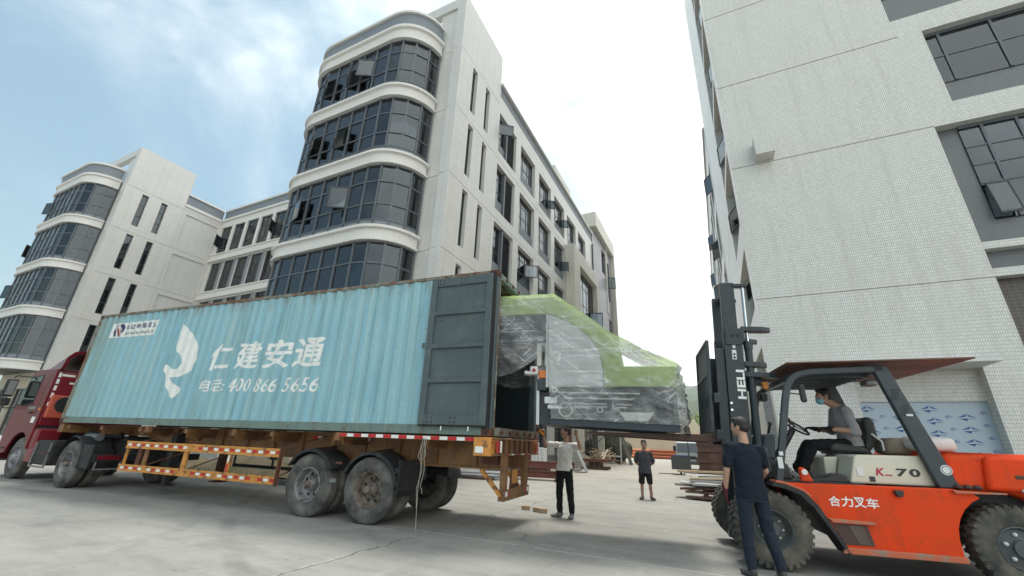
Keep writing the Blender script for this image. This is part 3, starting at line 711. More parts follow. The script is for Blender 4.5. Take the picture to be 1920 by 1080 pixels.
# ---------------------------------------------------------------- container
K = empty('shipping_container', TPOS, TL)
tag(K, 'blue corrugated shipping container with white lettering, rear doors open, riding on the orange trailer', 'container')
PER = .278; FL1 = .072; SLP = .068; DEP = .027; CX0 = -CL+.12
def prof(x):
    t = (x-CX0) % PER
    if t < FL1: v = 0
    elif t < FL1+SLP: v = (t-FL1)/SLP
    elif t < FL1+SLP+.07: v = 1
    else: v = 1-(t-FL1-SLP-.07)/(PER-FL1-SLP-.07)
    return .010 + DEP*v
CUTS = []
x = CX0
while x < -.1:
    CUTS += [x, x+FL1, x+FL1+SLP, x+FL1+SLP+.07]; x += PER
CUTS = [c for c in CUTS if c < -.15]
def corr(name, y0, sgn, m):
    mb = MB(); xs = CUTS+[-.15]; zs = [ZB+.15+(ZT-.07-ZB-.15)*i/6 for i in range(7)]
    vs = [(x, y0+sgn*prof(x), z) for x in xs for z in zs]; n = len(zs)
    fs = [(i*n+j, (i+1)*n+j, (i+1)*n+j+1, i*n+j+1) for i in range(len(xs)-1) for j in range(n-1)]
    mb.add(vs, fs)
    o = mb.build(name, m, K, fix=False)
    md = o.modifiers.new('sheet', 'SOLIDIFY'); md.thickness = .002; md.offset = 0
    return o
corr('side_panel', 0, 1, 'container_blue'); corr('side_panel', CW, -1, 'container_blue')
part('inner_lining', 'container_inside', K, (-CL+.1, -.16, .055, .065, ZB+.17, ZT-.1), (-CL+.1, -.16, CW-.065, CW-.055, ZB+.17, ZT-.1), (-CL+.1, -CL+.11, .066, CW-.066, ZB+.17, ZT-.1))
part('top_rail', 'rail_rusty', K, (-CL+.17, -.17, .0, .06, ZT-.07, ZT-.005), bevel=.006); part('top_rail', 'rail_rusty', K, (-CL+.17, -.17, CW-.06, CW, ZT-.07, ZT-.005))
part('bottom_rail', 'rail_green', K, (-CL+.17, -.17, .002, .05, ZB+.012, ZB+.16), (-CL+.17, -.17, .05, .10, ZB+.012, ZB+.024), bevel=.004); part('bottom_rail', 'rail_green', K, (-CL+.17, -.17, CW-.05, CW-.002, ZB+.012, ZB+.16))
for y0 in (0, CW-.14):
    part('corner_post', 'rail_rusty', K, (-CL+.004, -CL+.14, y0, y0+.14, ZB+.12, ZT-.12), bevel=.008)
    part('corner_post', 'door_grey', K, (-.12, -.008, y0+.003, y0+.137, ZB+.12, ZT-.12), bevel=.008)
for x0 in (-CL, -.178):
    for y0 in (0, CW-.162):
        for z0 in (ZB, ZT-.118):
            c = MB().box(x0, x0+.178, y0, y0+.162, z0, z0+.118).build('corner_casting', 'rust', K, bevel=.012)
            ys = y0-.002 if y0 == 0 else y0+.164
            MB().lathe([(.001, 0), (.032, 0), (.032, .003), (.001, .003)], (x0+.09, ys if y0 == 0 else ys-.003, z0+.058), 'y', 14).build('hole', 'gasket', c)
            if x0 > -1: MB().lathe([(.001, 0), (.032, 0), (.032, .003), (.001, .003)], (x0+.178, y0+.081, z0+.058), 'x', 14).build('hole', 'gasket', c)
mbr = MB()
nr = 58
for i in range(nr): pass
mbr.grid(lambda u, v: (-CL+.06+(CL-.12)*u, .02+(CW-.04)*v, ZT-.012-.012*(1 if int(u*nr*2) % 2 else 0)), nr*2, 2).build('roof_panel', 'rail_rusty', K, fix=False)
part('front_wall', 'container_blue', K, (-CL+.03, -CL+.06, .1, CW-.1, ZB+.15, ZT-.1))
part('floor', 'wood_floor', K, (-CL+.05, -.02, .06, CW-.06, ZB+.11, ZB+.15))
part('door_header', 'rail_green', K, (-.12, -.012, .165, CW-.165, ZT-.13, ZT-.01), bevel=.008)
part('door_sill', 'rail_rusty', K, (-.10, .0, .164, CW-.164, ZB+.01, ZB+.148), bevel=.006)
for i in range(5):
    y = .45+i*.38
    MB().box(.001, .03, y-.03, y+.03, ZB+.04, ZB+.10).build('lock_keeper', 'rust', K, bevel=.004)
for i in range(6): MB().box(-.005, .02, .4+.33*i, .46+.33*i, ZT-.10, ZT-.05).build('lock_keeper', 'rust', K, bevel=.004)
MB().tube([(-.01, .13, ZB+.13), (-.01, .13, ZT-.14)], .016, 8).build('hinge_bar', 'rail_rusty', K)
def door(ysgn, yoff):
    def Y(a, b): a, b = yoff+ysgn*a, yoff+ysgn*b; return (min(a, b), max(a, b))
    d = MB(); x0, x1, z0, z1 = -1.32, -.06, 1.60, 4.235
    d.box(x0+.11, x1-.11, *Y(-.055, -.045), z0+.16, z1-.16)
    d.box(x0, x0+.12, *Y(-.10, -.03), z0, z1); d.box(x1-.12, x1, *Y(-.10, -.03), z0, z1)
    d.box(x0+.121, x1-.121, *Y(-.085, -.03), z1-.16, z1-.003); d.box(x0+.121, x1-.121, *Y(-.085, -.03), z0+.003, z0+.16)
    o = d.build('door', 'door_grey', K, bevel=.006)
    for z in (3.55, 2.93, 2.33):
        MB().prism([(0, z-.055), (-.045, z-.035), (-.045, z+.035), (0, z+.055)], lambda u, v, w: (w, yoff+ysgn*(-.055+u), v), x0+.121, x1-.121).build('rib', 'door_grey', o)
    b = MB()
    part('gasket', 'gasket', o, (x1+.001, x1+.035, *Y(-.075, -.02), z0-.02, z1+.02), (x0-.012, x1+.0, *Y(-.07, -.03), z0-.025, z0-.002))
    for z in (z1-.115, z1-.045, z0+.045, z0+.115):
        for x in (x0+.17, x0+.26, x0+.62, x0+.70):
            inst('bolt', BOLT, o, (x, yoff+ysgn*-.086, z))
    inst('bolt', BOLT, o, (x0+.16, yoff+ysgn*-.057, 3.40)); inst('bolt', BOLT, o, (x0+.24, yoff+ysgn*-.057, 3.40))
    part('latch_plate', 'door_grey', o, (x0-.07, x0+.06, *Y(-.115, -.101), 2.90, 3.0), bevel=.004)
    for x in (x0+.45, x0+.95): MB().tube([(x, yoff+ysgn*-.07, z0-.02), (x, yoff+ysgn*-.075, z0-.07), (x+.01, yoff+ysgn*-.1, z0-.085)], .011, 6).build('hook', 'tape_white', o)
    for x in (x0+.25, x0+.85): MB().tube([(x, yoff+ysgn*-.05, z1), (x+.005, yoff+ysgn*-.05, z1+.07)], .012, 6).build('lock_bar_end', 'rust', o)
BOLT = MB().lathe([(.0005, -.006), (.014, -.006), (.014, 0), (.0005, 0)], (0, 0, 0), 'y', 8).mesh('bolt', 'gasket')
door(1, 0); door(-1, CW)
# painted marks follow the corrugation
def on_side(u, v): return (u, prof(u)-.004, v)
def decal(name, pts, m, parent=K, lift=.004):
    bm = bmesh.new(); vs = [bm.verts.new((p[0], p[1], 0)) for p in pts]; bm.faces.new(vs)
    bmesh.ops.triangulate(bm, faces=bm.faces[:])
    for c in CUTS: bmesh.ops.bisect_plane(bm, geom=bm.verts[:]+bm.edges[:]+bm.faces[:], plane_co=(c, 0, 0), plane_no=(1, 0, 0))
    for v in bm.verts: v.co = (v.co.x, prof(v.co.x)-lift, v.co.y)
    me = bpy.data.meshes.new(name); bm.to_mesh(me); bm.free(); me.materials.append(MATS[m])
    o = bpy.data.objects.new(name, me); COL.objects.link(o); o.parent = parent
    return o
SW = [(-8.5, 3.869), (-8.113, 3.635), (-7.824, 3.414), (-7.626, 3.151), (-7.574, 2.918), (-7.679, 2.694), (-7.863, 2.583), (-8.08, 2.539), (-8.374, 2.534), (-8.302, 2.446), (-8.035, 2.338), (-7.836, 2.285), (-7.828, 2.183), (-7.926, 2.117), (-8.077, 2.05), (-8.252, 2.186), (-8.395, 2.308), (-8.457, 2.431), (-8.558, 2.573), (-8.671, 2.719), (-8.656, 2.852), (-8.472, 2.785), (-8.362, 2.729), (-8.151, 2.741), (-8.076, 2.863), (-8.128, 2.972), (-8.292, 3.087), (-8.412, 3.165), (-8.488, 3.298), (-8.514, 3.431), (-8.54, 3.66)]
decal('emblem', SW, 'paint_white')
def bold_text(body, off):
    global text_mesh
    cu = bpy.data.curves.new('t', 'FONT'); cu.body = body; cu.size = 1; cu.resolution_u = 3; cu.offset = off
    ob = bpy.data.objects.new('t', cu); COL.objects.link(ob)
    me = bpy.data.meshes.new_from_object(ob.evaluated_get(bpy.context.evaluated_depsgraph_get()))
    bpy.data.objects.remove(ob); bpy.data.curves.remove(cu); me.materials.clear(); return me
_plain = text_mesh
def lettering(body, x0, x1, z0, z1, m, off=0., lift=.004, shear=0., parent=K, fn=None, cuts=CUTS):
    global text_mesh
    text_mesh = lambda b, s, n='lettering': bold_text(b, off)
    o = text_fit(body, x0, x1, z0, z1, fn or (lambda u, v: (u, prof(u)-lift, v)), m, parent, 'lettering', cuts, shear)
    text_mesh = _plain
    return o
for ch, a, b in (('\u4ec1', -7.13, -6.44), ('\u5efa', -6.28, -5.55), ('\u5b89', -5.42, -4.66), ('\u901a', -4.56, -3.80)):
    lettering(ch, a, b, 2.66, 3.28, 'paint_white', .022, shear=.10)
lettering('\u7535\u8bdd:', -7.22, -6.42, 2.19, 2.47, 'paint_white', .012, shear=.12)
lettering('400', -6.30, -5.62, 2.18, 2.47, 'paint_white', .008, shear=.18); lettering('866', -5.52, -4.88, 2.17, 2.46, 'paint_white', .008, shear=.18); lettering('5656', -4.70, -3.75, 2.17, 2.46, 'paint_white', .008, shear=.18)
stk = decal('sticker', [(-11.44, 4.045), (-9.49, 4.04), (-9.505, 3.64), (-11.44, 3.645)], 'sticker_white')
decal('logo_field', [(-11.14, 4.02), (-11.0, 4.02), (-10.9, 3.98), (-10.86, 3.9), (-10.88, 3.80), (-10.92, 3.75), (-11.02, 3.86), (-11.12, 3.95)], 'navy_ink', stk, .006)
decal('logo_field', [(-11.32, 3.93), (-11.24, 3.90), (-11.2, 3.82), (-11.15, 3.68), (-11.22, 3.67), (-11.32, 3.73), (-11.37, 3.82)], 'navy_ink', stk, .006)
decal('logo_wave', [(-11.34, 4.01), (-11.17, 4.01), (-11.16, 3.95), (-11.06, 3.86), (-10.97, 3.74), (-10.96, 3.69), (-11.10, 3.67), (-11.13, 3.74), (-11.17, 3.85), (-11.22, 3.93), (-11.34, 3.965)], 'red_ink', stk, .006)
decal('logo_stripe', [(-11.35, 3.985), (-11.22, 3.965), (-11.13, 3.88), (-11.05, 3.72), (-11.02, 3.72), (-11.10, 3.89), (-11.2, 3.985), (-11.35, 4.0)], 'sticker_white', stk, .008)
for ch, a, b in (('\u4fe1', -10.84, -10.66), ('\u8fbe', -10.63, -10.45), ('\u91d1', -10.38, -10.22), ('\u878d', -10.16, -9.99), ('\u79df', -9.94, -9.75), ('\u8d41', -9.74, -9.55)):
    lettering(ch, a, b, 3.845, 3.995, 'navy_ink', .018, .006, parent=stk)
lettering('CINDA FINANCIAL LEASING CO.LTD.', -10.83, -9.62, 3.70, 3.775, 'dark_ink', .01, .006, parent=stk)

# ---------------------------------------------------------------- wheels
def tyre_mesh(Ro, w, rim_r, name='tyre', m='rubber', ribs=4):
    pr = [(rim_r, .03), (rim_r+.03, .008), (Ro*.78, 0), (Ro-.06, .012), (Ro-.018, .03), (Ro, .055)]
    n = ribs
    for i in range(n):
        a = .055+(w-.11)*(i+1)/(n+1)
        pr += [(Ro, a-.008), (Ro-.012, a-.006), (Ro-.012, a+.006), (Ro, a+.008)]
    pr += [(Ro, w-.055), (Ro-.018, w-.03), (Ro-.06, w-.012), (Ro*.78, w), (rim_r+.03, w-.008), (rim_r, w-.03)]
    return MB().lathe(pr, (0, 0, 0), 'y', 48).mesh(name, m, smooth=R(38))
TYRE = tyre_mesh(.525, .275, .29)
def rim_mesh(dish, m, rr=.292, depth=.18):
    pr = [(rr, .02), (rr-.012, .015), (rr-.02, .03), (rr-.03, .05), (rr-.05, depth*.9), (rr-.08, depth), (.12, depth-.01), (.095, depth-.05), (.07, depth-.11), (.06, depth-.115), (.001, depth-.115), (.001, depth+.02), (rr-.05, depth+.03), (rr, .22)]
    if not dish: pr = [(rr, .02), (rr-.015, .01), (rr-.03, .04), (rr-.06, .07), (.16, .02), (.13, -.01), (.10, -.06), (.05, -.07), (.001, -.07), (.001, .05), (rr-.05, .1), (rr, .22)]
    return MB().lathe(pr, (0, 0, 0), 'y', 40).mesh('rim', m, smooth=R(38))
RIM_B, RIM_S, RIM_F = rim_mesh(True, 'rim_brown'), rim_mesh(True, 'rim_steel'), rim_mesh(False, 'rim_steel')
HOLE = MB().lathe([(.0005, -.004), (.028, -.004), (.028, .004), (.0005, .004)], (0, 0, 0), 'y', 12).mesh('hand_hole', 'gasket')
NUT = MB().lathe([(.0005, -.03), (.016, -.03), (.016, 0), (.0005, 0)], (0, 0, 0), 'y', 6).mesh('wheel_nut', 'steel_grey')
HUB = MB().lathe([(.0005, -.13), (.045, -.13), (.058, -.11), (.06, 0), (.0005, 0)], (0, 0, 0), 'y', 16).mesh('hub_cap', 'rim_brown', smooth=R(38))
def wheel(parent, x, y, z, rim, near=True, dish=True, dual=True, rot=0., tyre=None, nuts=True):
    T_ = tyre or TYRE
    w = inst('wheel', rim, parent, (x, y, z), (0, rot, 0 if near else math.pi))
    inst('tyre', T_, w)
    if dual:
        inst('tyre', T_, w, (0, .325, 0))
    d = .18 if dish else .02
    if near:
        for k in range(8):
            a = 2*math.pi*k/8
            if dish: inst('hand_hole', HOLE, w, (.185*math.cos(a), d-.006, .185*math.sin(a)))
        for k in range(10):
            a = 2*math.pi*k/10+.2; rr = .105 if dish else .14
            inst('wheel_nut', NUT, w, (rr*math.cos(a), d-.03 if dish else .01, rr*math.sin(a)))
        if dish: inst('hub_cap', HUB, w, (0, d-.08, 0))
    return w

# ---------------------------------------------------------------- trailer
T = empty('semi_trailer', TPOS, TL)
tag(T, 'orange skeletal semi-trailer with red and white tape and twin axles, carrying the blue container', 'trailer')
for y in (.70, 1.60):
    beam = [(-11.9, 1.42), (.0, 1.42), (.0, .93), (-8.4, .93), (-9.6, 1.20), (-11.9, 1.24)]
    MB().prism(beam, lambda u, v, w: (u, w, v), y+.045, y+.06).prism([(-11.9, 1.43), (0, 1.43), (0, 1.405), (-11.9, 1.405)], lambda u, v, w: (u, w, v), y-.02, y+.125).prism([(0, .945), (-8.42, .945), (-9.62, 1.215), (-11.9, 1.255), (-11.9, 1.235), (-9.6, 1.195), (-8.4, .92), (0, .92)], lambda u, v, w: (u, w, v), y-.02, y+.125).build('main_beam', 'chassis_orange', T)
    for i in range(11): part('web_stiffener', 'chassis_orange', T, (-.55-i*.8, -.54-i*.8, y-.018, y+.044, .946, 1.404))
for i, x in enumerate((-11.8, -10.4, -8.9, -7.3, -5.75, -4.75, -3.0, -1.2)):
    part('cross_member', 'chassis_orange', T, (x-.05, x+.05, .06, 2.38, 1.31, 1.40), (x-.012, x+.012, .1, 2.34, 1.22, 1.31), bevel=.006)
for x in (-8.55, -5.75, -3.05):
    t_ = part('twistlock_bracket', 'chassis_orange', T, (x-.05, x+.05, -.005, .10, 1.29, 1.432), (x-.08, x-.065, -.01, .08, 1.22, 1.40), bevel=.006)
    part('twistlock_handle', 'rust', t_, (x-.025, x+.03, -.06, -.012, 1.27, 1.30))
for i in range(9):
    if i % 2 == 0: part('tape', 'tape_red', T, (-7.95+.6*i, -7.83+.6*i, .741, .7425, 1.30, 1.35)); part('tape', 'tape_white', T, (-7.82+.6*i, -7.70+.6*i, .741, .7425, 1.30, 1.35))
side = part('side_rail', 'chassis_orange', T, (-3.0, -.29, .0, .06, 1.36, 1.428), bevel=.004)
for i in range(17):
    x = -3.0+.16*i
    part('tape', 'tape_red' if i % 2 == 0 else 'tape_white', side, (x+.004, x+.152, -.003, -.0005, 1.368, 1.42))
# rear bolster
part('rear_bolster', 'chassis_orange', T, (-.12, .02, .32, 2.12, 1.155, 1.425), (.022, .06, .02, 2.42, 1.155, 1.185), (.022, .06, .02, 2.42, 1.40, 1.43), bevel=.006)
for y0 in (-.02, 2.12):
    cb = part('bolster_corner', 'guard_orange', T, (-.28, .021, y0, y0+.338, 1.15, 1.432), bevel=.01)
    part('reflector', 'tape_white', cb, (-.24, -.10, y0-.03, y0-.001, 1.19, 1.29), bevel=.012) if y0 < 0 else None
for y in (.10, 2.17):
    part('tail_lamp', 'lamp_red', T, (.061, .09, y, y+.12, 1.20, 1.38), bevel=.01); part('tail_lamp', 'tape_white', T, (.061, .085, y+.16, y+.22, 1.20, 1.38), bevel=.01)
for i in range(6):
    part('rear_rib', 'rust', T, (.022, .05, .50+.27*i, .54+.27*i, 1.186, 1.399))
    if i < 5: part('tape', 'tape_white' if i % 2 else 'lamp_red', T, (.061, .064, .56+.27*i, .67+.27*i, 1.158, 1.184))
for y in (.64, 1.70): part('bumper_post', 'chassis_orange', T, (-.07, .03, y, y+.09, .52, 1.154), (-.09, .035, y+.091, y+.105, .6, 1.15), bevel=.005)
part('rear_bumper', 'chassis_orange', T, (-.06, .05, .56, 1.84, .46, .519), (.03, .055, .56, 1.84, .52, .63), bevel=.006)
for y, m_ in ((.60, 'tape_white'), (.72, 'lamp_red'), (1.58, 'lamp_red'), (1.70, 'tape_white')): part('tape', m_, T, (.0555, .058, y, y+.10, .53, .60))
for y in (.66, 1.74): MB().bar((-.42, y, .91), (-.02, y, .50), .06, .06).build('bumper_strut', 'guard_orange', T)
MB().prism([(.90, .62), (1.36, .62), (1.26, .97), (.99, .97)], lambda u, v, w: (w, u, v), .0, .012).build('number_board', 'rust', T)
part('number_plate', 'guard_orange', T, (.0125, .016, 1.0, 1.28, .70, .92))
part('marker_block', 'rust', T, (-.40, -.12, .66, .70, 1.0, 1.25))
# axles and wheels
for x, rim in ((-2.25, 'b'), (-3.60, 's')):
    MB().tube([(x, .3, .52), (x, 2.14, .52)], .07, 12).build('axle', 'chassis_black', T)
    part('spring', 'chassis_black', T, (x-.6, x+.6, .70, .78, .70, .82), bevel=.02); part('spring', 'chassis_black', T, (x-.6, x+.6, 1.66, 1.74, .70, .82), bevel=.02)
    part('hanger', 'chassis_black', T, (x-.66, x-.56, .68, .80, .68, .94), (x+.56, x+.66, .68, .80, .68, .94), (x-.66, x-.56, 1.64, 1.76, .68, .94), (x+.56, x+.66, 1.64, 1.76, .68, .94))
    wheel(T, x, .03, .522, RIM_B if rim == 'b' else RIM_S, True, rot=.4 if rim == 'b' else 1.2)
    wheel(T, x, CW-.03, .522, RIM_B, False)
    a0, a1 = (R(8), R(158)) if rim == 'b' else (R(28), R(150))
    n = 20; ro = .60
    for yy in (.0, CW-.60):
        mb = MB(); vs = []; fs = []
        for i in range(n+1):
            a = a0+(a1-a0)*i/n
            for (rr, y) in ((ro-.05, yy), (ro, yy+.015), (ro+.006, yy+.05), (ro+.006, yy+.55), (ro-.012, yy+.55), (ro-.012, yy+.05), (ro-.03, yy+.02)):
                vs.append((x+rr*math.cos(a), y, .53+rr*math.sin(a)))
        for i in range(n):
            for k in range(7): fs.append((i*7+k, (i+1)*7+k, (i+1)*7+(k+1) % 7, i*7+(k+1) % 7))
        fs += [tuple(range(7)), tuple(range(n*7, n*7+7))]
        mb.add(vs, fs).build('mudguard', 'plastic_black', T, smooth=R(40))
    MB().bar((x-.1, .2, 1.12), (x-.1, .74, 1.16), .04, .04).build('mudguard_bracket', 'rust', T)
MB().prism([(-1.62, 1.02), (-1.62, .55), (-1.66, .45), (-1.70, .46), (-1.66, .6), (-1.67, 1.02)], lambda u, v, w: (u, w, v), .02, .58).build('mudflap', 'plastic_black', T)
part('mudflap_lip', 'plastic_black', T, (-1.72, -1.615, .0, .60, .80, .90), (-1.72, -1.615, .0, .60, .62, .68), bevel=.015)
part('mudguard_tab', 'steel_grey', T, (-3.03, -2.9, -.02, -.005, .60, .66)); part('mudguard_tab', 'rust', T, (-2.98, -2.84, -.01, .01, .90, .94))
# side guard
G = empty('side_guard', (0, 0, 0), 0, T)
gx0, gx1 = -9.1, -4.34
part('rail', 'guard_orange', G, (gx0, gx1, .0, .035, 1.06, 1.10), (gx0, gx1, .012, .03, .985, 1.06), (gx0, gx1, .0, .035, .945, .985), bevel=.004)
part('rail', 'guard_orange', G, (gx0-.05, gx1, .0, .035, .575, .61), (gx0-.05, gx1, .012, .03, .505, .575), (gx0-.05, gx1, .0, .035, .47, .505), bevel=.004)
for x, w_, m_ in ((gx0, .05, 'guard_orange'), (-8.66, .13, 'rust'), (-8.42, .10, 'chassis_orange'), (-7.12, .12, 'guard_orange'), (-5.78, .09, 'guard_orange'), (-4.42, .08, 'guard_orange')): part('post', m_, G, (x, x+w_, .036, .08, .475, 1.095), bevel=.004)
part('post', 'rust', G, (-4.36, -4.33, -.01, .06, .45, 1.12))
for i in range(30):
    x = gx0+.06+.158*i
    if x > gx1-.1 or (13 <= i <= 14): 
        continue
    mm = 'tape_red' if i % 2 else 'tape_white'
    part('tape', mm, G, (x, x+.118, .009, .0115, .998, 1.052))
    if i % 7 != 5: part('tape', mm, G, (x-.03, x+.088, .009, .0115, .515, .568))
for z0, z1, m_ in ((.80, .93, 'tape_white'), (.63, .76, 'tape_red')):
    part('tape', m_, G, (-5.765, -5.71, .0335, .0355, z0, z1)); part('tape', 'tape_red' if m_ == 'tape_white' else 'tape_white', G, (-4.405, -4.36, .0335, .0355, z0, z1))
for p, q in (((-8.6, .03, 1.10), (-8.0, .68, 1.36)), ((-7.0, .03, 1.10), (-6.1, .68, 1.38)), ((-5.6, .03, 1.10), (-5.1, .68, 1.38)), ((-4.36, .03, 1.10), (-3.9, .66, 1.36)), ((-7.1, .07, .55), (-6.5, .68, .95)), ((-8.4, .07, .6), (-7.8, .68, .95)), ((-4.4, .07, .6), (-4.0, .66, .95))):
    MB().bar(p, q, .025, .025).build('stay', 'rust', G)
part('landing_gear', 'chassis_black', T, (-8.4, -8.22, .5, .68, .42, 1.3), (-8.36, -8.26, .53, .65, .20, .42), (-8.46, -8.16, .45, .73, .17, .20), bevel=.008); part('landing_gear', 'rust', T, (-8.4, -8.22, 1.76, 1.94, .42, 1.3), (-8.36, -8.26, 1.79, 1.91, .20, .42), (-8.46, -8.16, 1.71, 1.99, .17, .20))
fg = part('far_guard', 'chassis_black', T, (-8.6, -4.4, 2.38, 2.41, .99, 1.08), (-8.6, -4.4, 2.38, 2.41, .50, .58)); 
for x in (-8.6, -7.2, -5.8, -4.5): part('post', 'chassis_black', fg, (x, x+.06, 2.36, 2.379, .5, 1.08))
part('front_bolster', 'chassis_orange', T, (-12.15, -11.95, .02, 2.42, 1.22, 1.43), bevel=.01)
part('spare_box', 'tape_white', T, (-6.3, -5.85, 1.2, 1.55, .95, 1.3), bevel=.02)
# ropes tied to the side rail
for k, (dx, bot) in enumerate(((-1.20, .012), (-1.16, .55), (-1.23, .35))):
    pts = [(dx, .0, 1.40), (dx-.01, -.02, 1.15), (dx+.03*k, -.03, .9), (dx-.01, -.03, .55+.2*bot), (dx+.02, -.03, bot+.05), (dx+.05, -.04-.02*k, bot)]
    MB().tube(pts, .0045, 6).build('tie_rope', 'rope', T, smooth=True)
MB().tube([(-1.22, -.01, 1.38), (-1.28, -.02, 1.1), (-1.21, -.03, 1.01), (-1.14, -.02, 1.12), (-1.2, -.01, 1.38)], .005, 6).build('tie_rope', 'rope', T)

# ---------------------------------------------------------------- tractor
V = empty('tractor_truck', (-14.17, 5.10, 0))
tag(V, 'dark red truck tractor coupled to the trailer at the left edge', 'truck')
for y in (.72, 1.58): part('chassis_rail', 'chassis_black', V, (-4.2, 1.1, y, y+.08, .78, 1.02), bevel=.006)
part('cross_member', 'chassis_black', V, (-2.2, -2.1, .8, 1.58, .8, 1.0), (.7, .8, .8, 1.58, .8, 1.0)); part('fifth_wheel', 'chassis_black', V, (-.5, .6, .75, 1.70, 1.03, 1.17), bevel=.03)
MB().tube([(-.05, .3, .52), (-.05, 2.1, .52)], .09, 12).build('axle', 'chassis_black', V); MB().tube([(-3.25, .3, .52), (-3.25, 2.1, .52)], .07, 12).build('axle', 'chassis_black', V)
wheel(V, -.05, .0, .52, RIM_S, True); wheel(V, -.05, 2.42, .52, RIM_S, False)
wheel(V, -3.25, .06, .52, RIM_F, True, dish=False, dual=False); wheel(V, -3.25, 2.36, .52, RIM_F, False, dual=False)
# mudguard over the drive wheel
mg = MB(); n = 14; vs = []; fs = []
for i in range(n+1):
    a = R(25)+(R(150)-R(25))*i/n
    for rr, y in ((.60, -.0), (.62, .02), (.62, .60), (.60, .60)): vs.append((-.05+rr*math.cos(a), y, .54+rr*math.sin(a)))
for i in range(n):
    for k in range(4): fs.append((i*4+k, (i+1)*4+k, (i+1)*4+(k+1) % 4, i*4+(k+1) % 4))
mg.add(vs, fs+[(0, 1, 2, 3), tuple(range(n*4, n*4+4))]).build('mudguard', 'plastic_black', V, smooth=R(40))
part('mudflap', 'plastic_black', V, (.50, .56, .0, .62, .46, .86), (.50, 1.0, .02, .06, .46, .98), bevel=.02)
part('rear_lamp_bar', 'plastic_black', V, (1.02, 1.08, .05, 2.35, .62, .78), bevel=.01); part('rear_lamp_frame', 'steel_grey', V, (1.085, 1.10, .10, .60, .44, .47), (1.085, 1.10, .10, .13, .47, .62), (1.085, 1.10, .57, .60, .47, .62)); part('rear_lamp', 'cab_red', V, (1.082, 1.10, .12, .56, .66, .75))
mb = part('battery_box', 'plastic_black', V, (-2.15, -1.15, .05, .65, .42, 1.0), bevel=.03)
part('box_frame', 'rust', mb, (-1.70, -1.2, .02, .048, .68, .72)); part('box_frame', 'steel_grey', mb, (-2.1, -2.05, .02, .048, .36, .95), (-1.24, -1.2, .02, .048, .36, .95), (-2.05, -1.24, .02, .048, .36, .40))
part('fuel_tank', 'steel_grey', V, (-2.1, -.9, 1.80, 2.40, .45, 1.0), bevel=.12)
MB().tube([(-.9, .5, 1.1), (-.4, .4, 1.22), (.1, .45, 1.16), (.5, .7, 1.2)], .07, 10).build('air_pipe', 'plastic_black', V, smooth=True); MB().tube([(-.3, .35, 1.14), (.3, .35, 1.14)], .09, 12).build('air_tank', 'steel_grey', V)
# cab shell with a window opening
cx0, cx1, cz0, cz1 = -4.50, -2.60, .98, 2.88
sp_ = [(cx1, cz0+.1), (cx1, cz1-.06), (cx1-.10, cz1), (cx0+.55, cz1+.02), (cx0+.38, cz1-.06), (cx0+.02, 1.85), (cx0-.02, 1.0), (cx0-.02, .62), (cx0+.45, .62)]
arch = [(-3.25+.62*math.cos(R(a)), .55+.62*math.sin(R(a))) for a in range(170, 19, -15)]
profile = [(cx1, 1.35), (cx1, cz1-.06), (cx1-.10, cz1), (cx0+.55, cz1+.02), (cx0+.38, cz1-.06), (cx0+.02, 1.85), (cx0-.02, 1.0), (cx0-.02, .60), (cx0+.5, .60)] + arch + [(cx1, .76)]
MB().prism(profile, lambda u, v, w: (u, w, v), .0, .05).build('cab_side', 'cab_red', V, bevel=.02)
MB().prism(profile, lambda u, v, w: (u, w, v), 2.38, 2.43).build('cab_side', 'cab_red', V, bevel=.02)
part('cab_back', 'cab_red_bright', V, (cx1-.06, cx1-.002, .052, 2.378, 1.36, cz1-.07), bevel=.015)
part('cab_roof', 'cab_red', V, (cx0+.5, cx1-.08, .03, 2.40, cz1-.04, cz1+.012), bevel=.03)
part('cab_floor', 'chassis_black', V, (cx0+.1, cx1-.02, .06, 2.37, 1.2, 1.34)); part('cab_front', 'cab_red', V, (cx0-.015, cx0+.06, .052, 2.378, .62, 1.84), bevel=.03)
MB().prism([(cx0+.04, 1.86), (cx0+.40, cz1-.08), (cx0+.42, cz1-.08), (cx0+.06, 1.86)], lambda u, v, w: (u, w, v), .08, 2.35).build('windscreen', 'glass_clear', V)
dw = MB().prism([(cx0+.12, 1.92), (cx0+.40, 2.66), (cx0+1.15, 2.70), (cx0+1.15, 1.95), (cx0+.6, 1.90)], lambda u, v, w: (u, w, v), -.012, -.002).build('door_window', 'glass_clear', V)
MB().prism([(cx0+.08, 1.88), (cx0+.37, 2.70), (cx0+1.19, 2.74), (cx0+1.19, 1.90), (cx0+.6, 1.86)], lambda u, v, w: (u, w, v), -.006, .0).build('window_surround', 'chassis_black', V)
part('door_handle', 'chassis_black', V, (-3.30, -3.10, -.03, -.001, 1.66, 1.72), bevel=.01); part('side_lamp', 'lamp_amber', V, (-2.72, -2.66, -.02, -.001, 1.75, 1.82))
part('data_label', 'tape_white', V, (-2.98, -2.76, -.004, -.001, 1.42, 1.58)); part('door_script', 'steel_grey', V, (-3.5, -3.0, -.003, -.001, 1.78, 1.86))
part('door_seam', 'chassis_black', V, (-2.90, -2.885, -.003, -.001, 1.35, 2.75), (-3.0, -2.9, -.003, -.001, 1.30, 1.315))
part('wheel_arch_trim', 'cab_red_bright', V, (-2.62, -2.30, .03, .5, .78, 1.28), bevel=.04)
part('side_skirt', 'cab_red_bright', V, (-2.58, -2.2, .04, .10, .45, .95), bevel=.02)
part('seat', 'cab_seat', V, (-3.35, -2.8, .3, .85, 1.35, 1.9), (-3.0, -2.8, .3, .85, 1.9, 2.4), bevel=.05)
